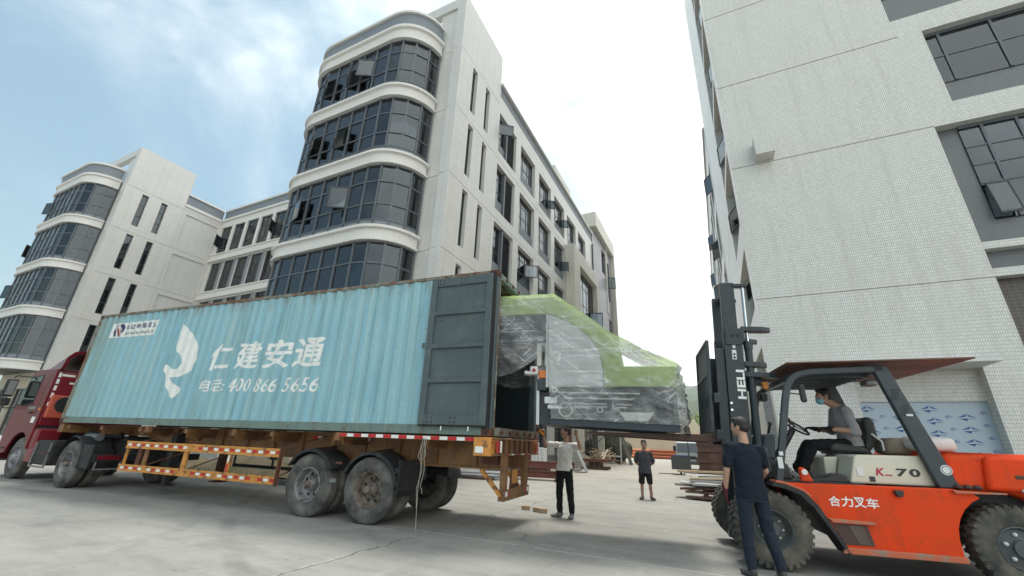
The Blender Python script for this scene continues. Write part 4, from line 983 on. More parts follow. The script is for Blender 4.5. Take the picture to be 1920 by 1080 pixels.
for z in (1.88, 2.10, 2.30, 2.48, 2.66): part('tape', 'tape_white', V, (cx1+.001, cx1+.004, .065, .125, z, z+.13 if z > 1.9 else z+.10))
part('tape', 'tape_white', V, (cx1+.001, cx1+.004, .14, .42, cz1-.18, cz1-.12)); part('tape', 'tape_white', V, (cx1+.001, cx1+.004, .5, .75, cz1-.17, cz1-.12)); part('tape', 'tape_white', V, (cx1+.001, cx1+.004, .35, .55, 2.50, 2.55))
part('back_panel', 'cab_orange', V, (cx1+.0, cx1+.10, .08, 1.2, 1.56, 2.17), bevel=.03)
MB().lathe([(.001, .0), (.20, .0), (.215, .006), (.20, .012), (.001, .012)], (cx1+.101, .40, 1.93), 'x', 24).build('air_intake', 'gasket', V)
# roof deflector, open at the back
def shell(name, x0, x1, pr0, pr1, m, th=.05):
    mb = MB(); n = len(pr0)
    rings = []
    for x, pr, k in ((x0, pr0, 1), (x1, pr1, 1), (x1, pr1, 0), (x0+.06, pr0, 0)):
        cy_ = sum(p[0] for p in pr)/n; cz_ = cz1
        rings.append([(x, p[0] if k else cy_+(p[0]-cy_)*.93, p[1] if k else cz_+(p[1]-cz_)*.88) for p in pr])
    vs = [v for r in rings for v in r]; fs = []
    for i in range(3):
        for k in range(n-1): fs.append((i*n+k, i*n+k+1, (i+1)*n+k+1, (i+1)*n+k))
    return mb.add(vs, fs).build(name, m, V, fix=False, smooth=R(50))
pb_ = [(.06, cz1+.02), (.10, 3.25), (.22, 3.42), (.45, 3.48), (1.98, 3.48), (2.2, 3.42), (2.33, 3.25), (2.37, cz1+.02)]
pf_ = [(.20, cz1+.02), (.25, cz1+.06), (.35, cz1+.10), (.6, cz1+.12), (1.8, cz1+.12), (2.05, cz1+.10), (2.15, cz1+.06), (2.2, cz1+.02)]
shell('roof_deflector', -4.0, cx1-.02, pf_, pb_, 'cab_red')
for y in (.7, 1.7): MB().bar((-2.75, y, cz1), (-2.75, y, 3.4), .04, .04).build('deflector_strut', 'chassis_black', V)
# mirrors, bumper, lights
mr_ = part('mirror', 'plastic_black', V, (-4.62, -4.44, -.36, -.14, 2.12, 2.62), bevel=.04); part('mirror_glass', 'steel_grey', mr_, (-4.439, -4.435, -.33, -.17, 2.17, 2.57))
part('mirror', 'plastic_black', V, (-4.62, -4.44, -.36, -.14, 1.86, 2.08), bevel=.04)
MB().tube([(-4.2, .0, 2.70), (-4.5, -.2, 2.72), (-4.54, -.25, 2.66)], .018, 6).tube([(-4.45, .0, 1.82), (-4.52, -.2, 1.80), (-4.54, -.25, 1.88)], .018, 6).build('mirror_arm', 'plastic_black', V)
part('bumper', 'cab_red', V, (-4.72, -4.45, .0, 2.43, .42, .80), bevel=.06); part('headlamp', 'tape_white', V, (-4.70, -4.44, -.01, .10, .84, 1.05), bevel=.03)
part('step', 'chassis_black', V, (-4.35, -3.95, -.02, .2, .42, .46), (-4.2, -3.95, -.02, .2, .72, .76)); part('grille_strip', 'tape_white', V, (-4.55, -4.515, .04, .12, 1.3, 1.75))
# ---------------------------------------------------------------- forklift
mat('fork_orange', (.74, .055, .006), .5, var=.10, scale=2.5, spec=.2, dirt=(.48, .06, .015), dscale=2.5, dlo=.45, dhi=.8, bump=.03, bscale=25, streak=(.42, .055, .018), slo=.56, shi=.8, scuff=((.20, .05, .03), 9, .62, .70))
mat('fork_orange_worn', (.50, .12, .05), .55, var=.2, scale=6, dirt=(.28, .2, .15), dscale=7, dlo=.5, dhi=.65)
mat('fork_cream', (.62, .60, .48), .45, var=.05, scale=2, dirt=(.45, .42, .33), dscale=4, dlo=.6, dhi=.8)
mat('fork_slate', (.030, .043, .052), .42, var=.12, scale=3, dirt=(.055, .065, .07), dscale=4, dlo=.5, dhi=.75)
mat('mast_black', (.020, .030, .037), .40, var=.15, scale=3, dirt=(.05, .055, .055), dscale=5, dlo=.55, dhi=.75)
mat('fork_rust', (.075, .042, .032), .7, var=.3, scale=8)
mat('chrome', (.6, .6, .6), .15, metal=1., var=.03)
mat('wheel_slate', (.07, .085, .09), .6, var=.2, scale=6, dirt=(.12, .115, .10), dscale=5, dlo=.5, dhi=.7)
mat('tyre_dusty', (.050, .050, .045), .9, var=.3, scale=5, dirt=(.14, .13, .105), dscale=4, dlo=.42, dhi=.68, bump=.3, bscale=40)
mat('letter_white', (.78, .78, .76), .4, var=.02); mat('letter_black', (.025, .028, .03), .45); mat('letter_red', (.42, .02, .05), .4)
mat('label_paper', (.68, .69, .68), .5, var=.04)
mat('plywood_red', (.11, .056, .036), .6, var=.25, scale=3, dirt=(.20, .085, .05), dscale=2, dlo=.45, dhi=.7, stretch=(.4, 2, 1))
mat('vinyl_black', (.022, .022, .024), .45, var=.15, bump=.08, bscale=30)
mat('sack_white', (.62, .62, .60), .7, var=.08, bump=.2, bscale=18); mat('sack_brown', (.24, .20, .155), .8, var=.15, bump=.2, bscale=18)
mat('steel_dull', (.10, .075, .06), .7, var=.3, scale=6)
FP, FA = (0.4667, 6.7879, 0), 0.16
F = empty('forklift', FP, FA)
tag(F, 'orange forklift truck with black mast raised, lifting the wrapped machine', 'forklift')
def fy(poly, a, b, name, m, bevel=.012, smooth=False, parent=F, seg=2): return MB().prism(poly, lambda u, v, w: (u, w, v), a, b).build(name, m, parent, bevel=bevel, smooth=smooth, seg=seg)
W0, W1 = .03, 1.97
body = [(.10, 1.00), (1.98, 1.03), (2.16, .985)] + [(2.444+.545*math.cos(R(a)), .455+.545*math.sin(R(a))) for a in range(115, 184, 12)] + [(1.90, .29), (.74, .285), (.62, .52), (.50, .76), (.36, .90), (.20, .955), (.10, .965)]
fy(body, W0, .16, 'side_panel', 'fork_orange'); fy(body, W1-.13, W1, 'side_panel', 'fork_orange')
fy([(.55, .97), (1.95, .97), (1.85, .34), (.80, .34)], .161, W1-.131, 'chassis', 'chassis_black')
part('wheel_well', 'chassis_black', F, (1.87, 3.05, .30, W1-.30, .50, 1.02))
# lower sill, step pocket, fender lip
fy([(.74, .33), (1.90, .335), (1.90, .27), (.70, .262)], -.02, W0-.001, 'sill', 'fork_orange_worn', .008)
fy([(.62, .63), (1.08, .62), (1.12, .60), (1.06, .585), (.66, .585)], -.015, W0-.001, 'step_lip', 'fork_orange_worn', .006)
fy([(.66, .575), (1.02, .575), (1.06, .36), (.76, .35)], W0-.006, W0-.001, 'step_pocket', 'fork_rust', 0)
fy([(.82, .57), (.97, .57), (1.02, .37), (.90, .37)], W0-.012, W0-.0065, 'step_plate', 'steel_dull', 0)
lip = [(.08, 1.005), (.22, .985), (.40, .915), (.54, .77), (.66, .53), (.80, .25), (.76, .24), (.62, .50), (.49, .73), (.36, .87), (.20, .935), (.06, .955)]
fy(lip, -.02, W0+.30, 'front_fender', 'chassis_black', .006); fy(lip, W1-.32, W1+.02, 'front_fender', 'chassis_black', .006)
fy([(.10, 1.004), (.22, .986), (.40, .917), (.47, .85), (.49, .86), (.42, .935), (.24, 1.01), (.12, 1.03)], -.022, .28, 'fender_top', 'fork_orange_worn', .006)
fyo = lambda u, v: (u, W0-.004, v)
for ch, a in (('\u5408', .675), ('\u529b', .808), ('\u53c9', .940), ('\u8f66', 1.072)):
    lettering(ch, a, a+.125, .765, .880, 'letter_white', .020, parent=F, fn=fyo, cuts=())
MB().prism([(-.03, -.05), (.03, -.05), (.05, .02), (-.05, .02)], lambda u, v, w: (1.42+u, w, .965+v), -.02, .029).build('body_latch', 'vinyl_black', F, bevel=.01)
# floor, toe board, front cowl
part('floor_plate', 'vinyl_black', F, (.16, 1.15, .165, W1-.165, 1.0, 1.03), bevel=.004)
fy([(.42, 1.03), (.56, 1.03), (.50, 1.17), (.46, 1.20), (.42, 1.19)], .02, .10, 'tilt_lug', 'fork_orange', .02); MB().lathe([(.001, -.02), (.035, -.02), (.035, .0), (.001, .0)], (.465, .018, 1.14), 'y', 12).build('lug_pin', 'chrome', F)
fy([(.04, 1.02), (.42, 1.02), (.38, 1.22), (.30, 1.26), (.10, 1.24)], .30, W1-.30, 'front_cowl', 'vinyl_black', .03)
fy([(.10, 1.25), (.30, 1.27), (.36, 1.62), (.22, 1.62)], .55, W1-.5, 'dashboard', 'fork_slate', .03)
part('front_plate', 'fork_slate', F, (-.06, .16, .22, .62, 1.10, 1.42), bevel=.02)
# engine hood and cowl
hood = [(1.02, 1.03), (1.12, 1.345), (1.16, 1.375), (1.86, 1.385), (1.92, 1.36), (2.03, 1.07), (2.0, 1.035)]
fy(hood, .20, W1-.20, 'engine_hood', 'fork_cream', .03, seg=3)
fy([(.90, 1.03), (.92, 1.33), (1.10, 1.34), (1.0, 1.03)], .62, W1-.62, 'seat_box', 'fork_cream', .02)
fh = lambda u, v: (u, .196, v)
lettering('K', 1.325, 1.415, 1.135, 1.225, 'letter_red', .035, parent=F, fn=fh, cuts=(), shear=.25)
part('model_bar', 'letter_red', F, (1.415, 1.487, .1955, .1975, 1.137, 1.152))
lettering('7', 1.535, 1.655, 1.135, 1.228, 'letter_black', .035, parent=F, fn=fh, cuts=(), shear=.15); lettering('0', 1.67, 1.785, 1.137, 1.230, 'letter_black', .035, parent=F, fn=fh, cuts=(), shear=.05)
part('data_label', 'label_paper', F, (1.115, 1.185, .193, .199, 1.12, 1.225)); part('hood_vent', 'letter_black', F, (1.235, 1.295, .190, .199, 1.06, 1.12), bevel=.01)
MB().prism([(.60, 1.031), (1.0, 1.031), (1.0, 1.10), (.95, 1.13)], lambda u, v, w: (u, w, v), .20, .58).build('rubber_mat', 'vinyl_black', F, bevel=.01)
# counterweight
cwp = [(1.985, 1.05), (2.0, 1.40), (2.06, 1.445), (3.15, 1.44), (3.38, 1.35), (3.46, 1.15), (3.45, .55), (3.10, .50)] + [(2.444+.56*math.cos(R(a)), .455+.56*math.sin(R(a))) for a in range(22, 110, 11)] + [(2.18, 1.0)]
fy(cwp, .10, W1-.10, 'counterweight', 'fork_orange', .09, seg=4, smooth=R(30))
fy([(2.32, 1.03), (2.38, 1.395), (2.46, 1.42), (3.05, 1.40), (3.22, 1.3), (3.26, 1.03)], .035, .12, 'counterweight_flank', 'fork_orange', .05, seg=3, smooth=R(30))
part('tow_pocket', 'fork_rust', F, (2.60, 2.72, .028, .036, 1.17, 1.21), bevel=.006); MB().ball((2.66, .03, 1.045), (.05, .03, .025)).build('rag', 'sack_white', F, smooth=True)
fy([(1.95, 1.02), (2.45, 1.015), (2.45, 1.0), (1.98, .985)], -.01, W0-.001, 'rear_lip', 'fork_orange_worn', .004)
for x in (2.07, 2.16, 2.25): MB().ball((x, .10, 1.055), (.045, .05, .03)).build('hinge_boss', 'fork_rust', F, smooth=True)
# overhead guard
def pillar(y, far=False):
    w = .085
    pts = [(.19, 1.0), (.32, 1.55), (.44, 2.05), (.49, 2.22), (.56, 2.34), (.66, 2.41), (.80, 2.44), (1.20, 2.455), (1.66, 2.47)]
    mb = MB(); ring = []
    for i, p in enumerate(pts):
        a = Vector(pts[max(i-1, 0)]); b = Vector(pts[min(i+1, len(pts)-1)]); d = (b-a).normalized(); n = Vector((-d.y, d.x))
        for s, yy in ((1, y), (1, y+.075), (-1, y+.075), (-1, y)): q = Vector(p)+n*s*w/2; ring.append((q.x, yy, q.y))
    fs = [(i*4+k, (i+1)*4+k, (i+1)*4+(k+1) % 4, i*4+(k+1) % 4) for i in range(len(pts)-1) for k in range(4)]+[(0, 1, 2, 3), tuple(range(len(pts)*4-4, len(pts)*4))]
    mb.add(ring, fs).build('guard_pillar', 'fork_slate', F, bevel=.012)
    rp = fy([(1.53, 2.51), (1.66, 2.515), (1.71, 2.50), (2.10, 1.07), (2.12, 1.035), (1.90, 1.03), (1.885, 1.06)], y, y+.085, 'rear_pillar', 'fork_slate', .015)
    for z0 in (2.18, 1.98):
        for k in range(5):
            xx = 1.71+(2.22-z0-.028*k)*.275
            part('vent_slot', 'gasket', rp, (xx-.04, xx+.04, y-.002, y-.0005, z0-.03*k, z0-.03*k+.014))
    return rp
rp = pillar(.10); pillar(W1-.18)
part('rear_sticker', 'label_paper', rp, (1.765, 1.835, .0965, .0995, 1.86, 1.885), bevel=.004)
MB().lathe([(.001, 0), (.058, 0), (.058, .003), (.001, .003)], (2.005, .0955, 1.235), 'y', 24).build('round_label', 'label_paper', rp); MB().lathe([(.040, 0), (.046, 0), (.046, .002), (.040, .002)], (2.005, .0925, 1.235), 'y', 24).build('label_ring', 'letter_black', rp)
part('data_label', 'label_paper', F, (.235, .285, .0955, .099, 1.33, 1.38)); part('data_label', 'label_paper', F, (.205, .265, .0955, .099, 1.17, 1.31))
part('roof_rail', 'fork_slate', F, (.62, .70, .176, W1-.182, 2.37, 2.45), bevel=.01); part('roof_rail', 'fork_slate', F, (1.55, 1.64, .187, W1-.182, 2.42, 2.50), bevel=.01)
for i in range(9): part('roof_slat', 'fork_slate', F, (.702, 1.548, .30+i*.17, .33+i*.17, 2.385, 2.455))
part('roof_lamp', 'steel_grey', F, (1.60, 1.74, .5, .7, 2.30, 2.38), bevel=.02)
# steering column, wheel, levers, mirrors
MB().tube([(.40, 1.0, 1.25), (.72, 1.0, 1.70)], [.06, .04], 10).build('steering_column', 'vinyl_black', F, smooth=R(40))
sw = MB(); ax = Vector((.58, 0, .81)).normalized(); e1 = Vector((0, 1, 0)); e2 = ax.cross(e1); cc = Vector((.76, 1.0, 1.745))
sw.tube([cc+(e1*math.cos(2*math.pi*k/24)+e2*math.sin(2*math.pi*k/24))*.185 for k in range(25)], .016, 8, cap=False)
for k in (0, 1, 2): sw.bar(cc, cc+(e1*math.cos(2.1*k)+e2*math.sin(2.1*k))*.185, .025, .012)
sw.build('steering_wheel', 'vinyl_black', F, smooth=R(40))
for y, dx in ((1.34, .0), (1.42, .03), (1.50, .06)): MB().tube([(.42+dx, y, 1.55), (.50+dx, y, 1.80)], .01, 6).ball((.503+dx, y, 1.81), .022).build('lever', 'vinyl_black', F)
MB().tube([(.36, .30, 1.62), (.47, .30, 1.66), (.50, .30, 1.80), (.44, .30, 1.87), (.38, .30, 1.87)], .012, 6).build('grab_rail', 'vinyl_black', F, smooth=R(40))
for p in ((.36, .34, 1.16), (.44, .36, 1.13)): MB().bar(p, (p[0]+.10, p[1], p[2]-.10), .035, .02).tube([(p[0]-.12, p[1], p[2]+.12), p], .012, 6).build('pedal', 'steel_grey', F)
part('mirror', 'vinyl_black', F, (.62, .70, .08, .14, 2.02, 2.27), bevel=.03); MB().tube([(.5, .14, 2.15), (.64, .12, 2.13)], .01, 6).tube([(.5, .14, 2.24), (.64, .12, 2.22)], .01, 6).build('mirror_arm', 'vinyl_black', F)
part('work_lamp', 'vinyl_black', F, (.34, .44, .92, 1.08, 2.12, 2.24), bevel=.02); part('turn_lamp', 'lamp_amber', F, (.34, .42, .70, .78, 2.28, 2.38), bevel=.01); part('mirror', 'vinyl_black', F, (.02, .10, 1.75, 1.86, 1.90, 2.04), bevel=.02); part('turn_lamp', 'lamp_red', F, (.06, .12, 1.80, 1.86, 2.06, 2.14))
MB().tube([(.08, 1.8, 1.94), (.3, 1.86, 1.92)], .012, 6).build('mirror_arm', 'vinyl_black', F)
# seat
MB().prism([(1.06, 1.40), (1.08, 1.50), (1.16, 1.53), (1.48, 1.49), (1.56, 1.42), (1.50, 1.385)], lambda u, v, w: (u, w, v), .74, 1.26).build('seat_cushion', 'vinyl_black', F, bevel=.04)
MB().prism([(1.50, 1.44), (1.58, 1.42), (1.70, 1.62), (1.70, 1.84), (1.64, 1.90), (1.56, 1.87), (1.56, 1.66)], lambda u, v, w: (u, w, v), .76, 1.24).build('seat_back', 'vinyl_black', F, bevel=.04)
MB().tube([(1.60, .72, 1.66), (1.70, .72, 1.56), (1.70, .72, 1.44)], .012, 6).build('seat_piping', 'label_paper', F); part('seat_rail', 'chassis_black', F, (1.1, 1.5, .80, 1.2, 1.376, 1.40))
# wheels
def lug_tyre(Ro, w, rr, name='tyre'):
    mb = MB(); pr = [(rr, .02), (rr+.03, .0), (Ro*.8, .0), (Ro-.05, .01), (Ro-.022, .03), (Ro-.022, w-.03), (Ro-.05, w-.01), (Ro*.8, w), (rr+.03, w), (rr, w-.02)]
    mb.lathe(pr, (0, 0, 0), 'y', 48)
    for k in range(32):
        a = 2*math.pi*k/32
        for s in (0, 1):
            aa = a+s*math.pi/32; y0, y1 = (.004, w*.46) if s == 0 else (w*.54, w-.004)
            t0 = Vector((math.cos(aa), 0, math.sin(aa))); tt = Vector((-math.sin(aa), 0, math.cos(aa)))
            p = t0*(Ro-.018); vs = []
            for yy in (y0, y1):
                for ra, ta in ((-.045 if yy in (y0, y1) and (yy < .02 or yy > w-.02) else -.006, -.026), (.010, -.02), (.010, .02), (-.045 if (yy < .02 or yy > w-.02) else -.006, .026)):
                    q = p+t0*ra+tt*ta; vs.append((q.x, yy, q.z))
            mb.add(vs, [(0, 1, 2, 3), (7, 6, 5, 4), (0, 4, 5, 1), (1, 5, 6, 2), (2, 6, 7, 3), (3, 7, 4, 0)])
    return mb.mesh(name, 'tyre_dusty', smooth=R(35))
FTY = lug_tyre(.452, .235, .225)
FRIM = MB().lathe([(.228, .02), (.215, .012), (.205, .03), (.19, .10), (.16, .13), (.11, .13), (.10, .07), (.085, .05), (.001, .05), (.001, .15), (.2, .16), (.228, .2)], (0, 0, 0), 'y', 36).mesh('rim', 'wheel_slate', smooth=R(38))
RRIM = MB().lathe([(.228, .015), (.215, .008), (.205, .03), (.19, .055), (.13, .045), (.10, .03), (.09, -.005), (.001, -.01), (.001, .15), (.2, .16), (.228, .2)], (0, 0, 0), 'y', 36).mesh('rim', 'wheel_slate', smooth=R(38))
BNUT = MB().ball((0, 0, 0), (.022, .03, .022), 8, 6).mesh('wheel_nut', 'label_paper', smooth=True)
for near in (True, False):
    rz = 0 if near else math.pi; Y_ = 0. if near else 2.0
    w = inst('wheel', FRIM, F, (0, Y_, .4535), (0, .1, rz)); inst('tyre', FTY, w); inst('tyre', FTY, w, (0, .27, 0))
    for k in range(8): a = 2*math.pi*k/8; inst('wheel_nut', BNUT, w, (.135*math.cos(a), .12, .135*math.sin(a)), scale=(.7, .7, .7))
    w = inst('wheel', RRIM, F, (2.4436, Y_+(.0 if near else 0), .4535), (0, .3, rz)); inst('tyre', FTY, w)
    for k in range(6): a = 2*math.pi*k/6; inst('wheel_nut', BNUT, w, (.145*math.cos(a), .035, .145*math.sin(a)))
part('axle', 'chassis_black', F, (-.10, .10, .5, 1.5, .35, .6), bevel=.03); part('rear_axle', 'chassis_black', F, (2.35, 2.53, .24, 1.76, .38, .56), bevel=.02)
# mast
def channel(y, s):
    o = part('outer_mast', 'mast_black', F, (-.16, .10, y, y+.03, .12, 3.22), (-.16, -.13, y+.03, y+.15, .12, 3.22), (.07, .10, y+.03, y+.15, .12, 3.22), bevel=.006)
    i_ = part('inner_mast', 'mast_black', F, (-.15, .06, y+.035, y+.06, .35, 4.02), (-.15, -.125, y+.06, y+.14, .35, 4.02), (.04, .06, y+.06, y+.14, .35, 4.02), bevel=.005)
    part('mast_edge', 'steel_grey', i_, (-.1505, -.149, y+.05, y+.13, 1.0, 4.0))
    MB().tube([(.19, y+.07, .3), (.19, y+.07, 2.95)], .055, 14).build('lift_cylinder', 'mast_black', F, smooth=R(40)); MB().tube([(.19, y+.07, 2.95), (.19, y+.07, 3.98)], .026, 12).build('lift_rod', 'chrome', F, smooth=R(40))
    MB().tube([(.19, y+.07, 2.90), (.19, y+.07, 3.02)], .066, 14).build('cylinder_gland', 'mast_black', F)
    part('rod_anchor', 'mast_black', F, (.03, .25, y+.02, y+.12, 3.94, 4.0), bevel=.012)
    for z, L in ((3.18, .42), (2.62, .32), (2.46, .46)):
        MB().prism([(.10, y-.01), (.10+L*.7, y-.01), (.10+L, y+.05), (.10+L, y+.12), (.10+L*.7, y+.16), (.10, y+.16)], lambda u, v, w: (u, v, w), z, z+.075).build('mast_bracket', 'mast_black', F, bevel=.006)
    MB().prism([(.13, 2.50), (.46, 2.50), (.13, 2.25)], lambda u, v, w: (u, w, v), y+.16, y+.175).build('bracket_gusset', 'mast_black', F)
    MB().prism([(-.14, 3.22), (.14, 3.22), (.14, 3.04), (.06, 2.95), (-.14, 2.95)], lambda u, v, w: (u, w, v), y-.02, y-.001).build('mast_cheek', 'mast_black', F, bevel=.006)
    for z in (3.10,): MB().lathe([(.001, -.004), (.03, -.004), (.03, .0), (.001, .0)], (-.04, y-.0205, z), 'y', 10).lathe([(.001, -.004), (.03, -.004), (.03, .0), (.001, .0)], (.04, y-.0205, z), 'y', 10).build('pin', 'gasket', F)
    return o
om = channel(.52, 1); channel(1.33, -1)
part('mast_tie', 'mast_black', F, (-.10, .04, .671, 1.329, 3.90, 4.0), bevel=.01); part('mast_tie', 'mast_black', F, (.02, .10, .671, 1.329, 3.05, 3.2), bevel=.01); part('mast_tie', 'mast_black', F, (.02, .10, .671, 1.329, .2, .5), bevel=.01); part('mast_tie', 'mast_black', F, (.02, .10, .671, 1.329, 1.5, 1.62), bevel=.01)
part('data_label', 'label_paper', om, (-.06, .0, .5155, .519, 2.72, 2.87)); part('data_label', 'label_paper', om, (-.045, -.005, .5155, .519, 2.90, 2.95))
for z in (2.80, 2.75): MB().lathe([(.001, -.003), (.018, -.003), (.018, 0), (.001, 0)], (-.03, .5153, z), 'y', 12).build('pictogram', 'letter_black', om)
lettering('HELI', 2.12, 2.56, .02, .135, 'letter_white', .03, parent=om, fn=lambda u, v: (.10-v*1.0+.005, .517, u), cuts=())
for z in (2.05, 1.95, 1.2, 1.05): MB().lathe([(.001, -.012), (.018, -.012), (.018, 0), (.001, 0)], (-.13, .518, z), 'y', 8).build('bolt', 'chrome', om)
# carriage, backrest and forks
part('carriage_bar', 'mast_black', F, (-.40, -.30, .30, 1.70, 2.02, 2.16), bevel=.01); part('carriage_bar', 'mast_black', F, (-.40, -.30, .30, 1.70, 1.50, 1.64), bevel=.01)
part('carriage_side', 'mast_black', F, (-.30, -.161, .56, .60, 1.45, 2.9), bevel=.008); part('carriage_side', 'mast_black', F, (-.30, -.161, 1.40, 1.44, 1.45, 2.9), bevel=.008)
bk = part('load_backrest', 'mast_black', F, (-.46, -.41, .36, .41, 1.60, 2.98), (-.46, -.41, 1.59, 1.64, 1.60, 2.98), (-.46, -.41, .411, 1.589, 2.93, 2.98), (-.46, -.41, .411, 1.589, 2.44, 2.49), bevel=.006)
for i in range(6): part('backrest_bar', 'mast_black', bk, (-.45, -.42, .56+.17*i, .59+.17*i, 1.62, 2.43))
part('backrest_mesh', 'mast_black', bk, (-.44, -.43, .42, 1.58, 2.495, 2.925))
for y in (.42, 1.44): 
    MB().prism([(-.402, 1.585), (-.56, 1.58), (-2.35, 1.57), (-2.35, 1.545), (-.6, 1.48), (-.46, 1.48), (-.40, 1.54)], lambda u, v, w: (u, w, v), y, y+.15).build('fork', 'fork_rust', F, bevel=.006)
# the mast is tilted back a little
for ch in F.children:
    if ch.name.split('.')[0] in ('outer_mast', 'inner_mast', 'lift_cylinder', 'lift_rod', 'cylinder_gland', 'rod_anchor', 'mast_bracket', 'bracket_gusset', 'mast_cheek', 'pin', 'mast_tie', 'carriage_bar', 'carriage_side', 'load_backrest'):
        ch.rotation_euler = (0, .058, 0); ch.location = (-.058*2.75, 0, -.01)
# sheet lying on the overhead guard, and the sacks on the counterweight
sh = MB().prism([(.50, 2.535), (2.60, 2.565), (2.60, 2.585), (.50, 2.553)], lambda u, v, w: (u, w, v), -.02, 2.02)
sh = sh.build('plywood_sheet', 'plywood_red', None, bevel=.002); sh.location = FP; sh.rotation_euler = (0, 0, FA)
tag(sh, 'red-brown plywood sheet laid on top of the forklift overhead guard', 'plywood')
def sack(name, c, r, m, seed, label):
    mb = MB(); mb.ball((0, 0, 0), r, 20, 12)
    vs = []
    for v in mb.v:
        p = Vector(v); s = [abs(p[i]/r[i])**.55*(1 if p[i] > 0 else -1)*r[i] for i in range(3)]
        n = noise.noise(Vector(s)*7+Vector((seed, 0, 0))); k = 1+.08*n
        vs.append((s[0]*k, s[1]*k, max(s[2]*(1+.15*n), -r[2])+r[2]))
    mb.v = vs; o = mb.build(name, m, None, smooth=True)
    Mx = Matrix.Translation(FP) @ Matrix.Rotation(FA, 4, 'Z'); o.location = Mx @ Vector(c); o.rotation_euler = (0, 0, FA+.1)
    return tag(o, label, 'sack')
sack('sack', (2.22, .75, 1.44), (.26, .2, .10), 'sack_white', 1, 'white bundle lying on top of the orange counterweight')
sack('sack', (1.93, .95, 1.385), (.20, .2, .115), 'sack_brown', 5, 'dull brown sack on the hood behind the seat')

# ---------------------------------------------------------------- wrapped machine on the forks
mat('machine_green', (.33, .43, .13), .45, var=.06, scale=3)
mat('machine_silver', (.56, .56, .55), .45, var=.05, scale=2, metal=.1)
mat('machine_dark', (.035, .042, .050), .5, var=.2, scale=3)
mat('machine_base', (.028, .042, .055), .5, var=.15, scale=3)
mat('alu', (.55, .56, .57), .3, metal=.8, var=.1)
mat('plastic_white', (.62, .62, .58), .45, var=.05); mat('cable_orange', (.6, .18, .04), .5)
def film_mat():
    m, t, b = nodes('stretch_film'); t.nodes.remove(b); out = t.nodes['Material Output']
    wv = noisen(t, 3, 1.5, .4, (.5, 1, 6)); wr = noisen(t, 4, 1.5, .4, (1.6, 1, .6)); wd = noisen(t, 2.2, 3, .5, (1, 1, 1))
    st = N(t, 'ShaderNodeTexWave'); st.wave_type = 'BANDS'; st.bands_direction = 'DIAGONAL'; st.inputs['Scale'].default_value = 1.6; st.inputs['Distortion'].default_value = 9; st.inputs['Detail'].default_value = 4
    t.links.new(N(t, 'ShaderNodeNewGeometry').outputs['Position'], st.inputs['Vector'])
    h = mathn(t, 'ADD', mathn(t, 'ADD', mathn(t, 'MULTIPLY', wv, 1.2), wr), mathn(t, 'MULTIPLY', st.outputs['Fac'], .6))
    bp = N(t, 'ShaderNodeBump'); bp.inputs['Strength'].default_value = .45; bp.inputs['Distance'].default_value = .03; t.links.new(h, bp.inputs['Height'])
    gl = N(t, 'ShaderNodeBsdfGlossy'); gl.inputs['Roughness'].default_value = .12; gl.inputs['Color'].default_value = (.95, .97, 1, 1); t.links.new(bp.outputs[0], gl.inputs['Normal'])
    df = N(t, 'ShaderNodeBsdfDiffuse'); df.inputs['Color'].default_value = (.75, .77, .77, 1); t.links.new(bp.outputs[0], df.inputs['Normal'])
    tr = N(t, 'ShaderNodeBsdfTransparent'); tr.inputs[0].default_value = (.96, .97, .97, 1)
    def ridged(sc, stretch, rot, w):
        mp = N(t, 'ShaderNodeMapping'); mp.inputs['Rotation'].default_value = (0, rot, 0); t.links.new(N(t, 'ShaderNodeNewGeometry').outputs['Position'], mp.inputs[0])
        n = noisen(t, sc, 1.2, .4, stretch, mp.outputs[0]); return rampn(t, mathn(t, 'ABSOLUTE', mathn(t, 'SUBTRACT', n, .5)), 0., w, 1, 0)
    cre = mathn(t, 'MAXIMUM', mathn(t, 'MAXIMUM', ridged(2.4, (.22, 1, 8), .03, .020), ridged(2.0, (.30, 1, 4.5), -.66, .014)), ridged(2.2, (.5, 1, 3.2), .7, .010))
    cre = mathn(t, 'MULTIPLY', cre, rampn(t, wd, .40, .60, .15, 1))
    milky = mathn(t, 'ADD', rampn(t, wd, .38, .68, .06, .26), mathn(t, 'MULTIPLY', cre, .45))
    a = N(t, 'ShaderNodeMixShader'); t.links.new(milky, a.inputs[0]); t.links.new(tr.outputs[0], a.inputs[1]); t.links.new(df.outputs[0], a.inputs[2])
    fr = N(t, 'ShaderNodeFresnel'); fr.inputs['IOR'].default_value = 1.5; t.links.new(bp.outputs[0], fr.inputs['Normal'])
    c = N(t, 'ShaderNodeMixShader'); t.links.new(mathn(t, 'ADD', mathn(t, 'MULTIPLY', fr.outputs[0], .8), .0), c.inputs[0]); t.links.new(a.outputs[0], c.inputs[1]); t.links.new(gl.outputs[0], c.inputs[2])
    t.links.new(c.outputs[0], out.inputs['Surface'])
film_mat()
M = empty('wrapped_machine', FP, FA)
tag(M, 'green and grey industrial machine in clear plastic wrap, half inside the container', 'machine')
m0, m1 = .26, 1.72
def my(poly, a, b, name, m, bevel=.01, parent=M): return MB().prism(poly, lambda u, v, w: (u, w, v), a, b).build(name, m, parent, bevel=bevel)
green = [(-4.6, 3.86), (-2.86, 3.84), (-1.94, 3.10), (-1.74, 2.83), (-1.73, 2.58), (-.94, 2.57), (-.94, 2.255), (-2.04, 2.255), (-2.04, 2.55), (-2.08, 2.80), (-2.20, 3.03), (-2.42, 3.25), (-2.70, 3.42), (-2.95, 3.53), (-4.6, 3.53)]
my(green, m0, m1, 'green_hood', 'machine_green', .012)
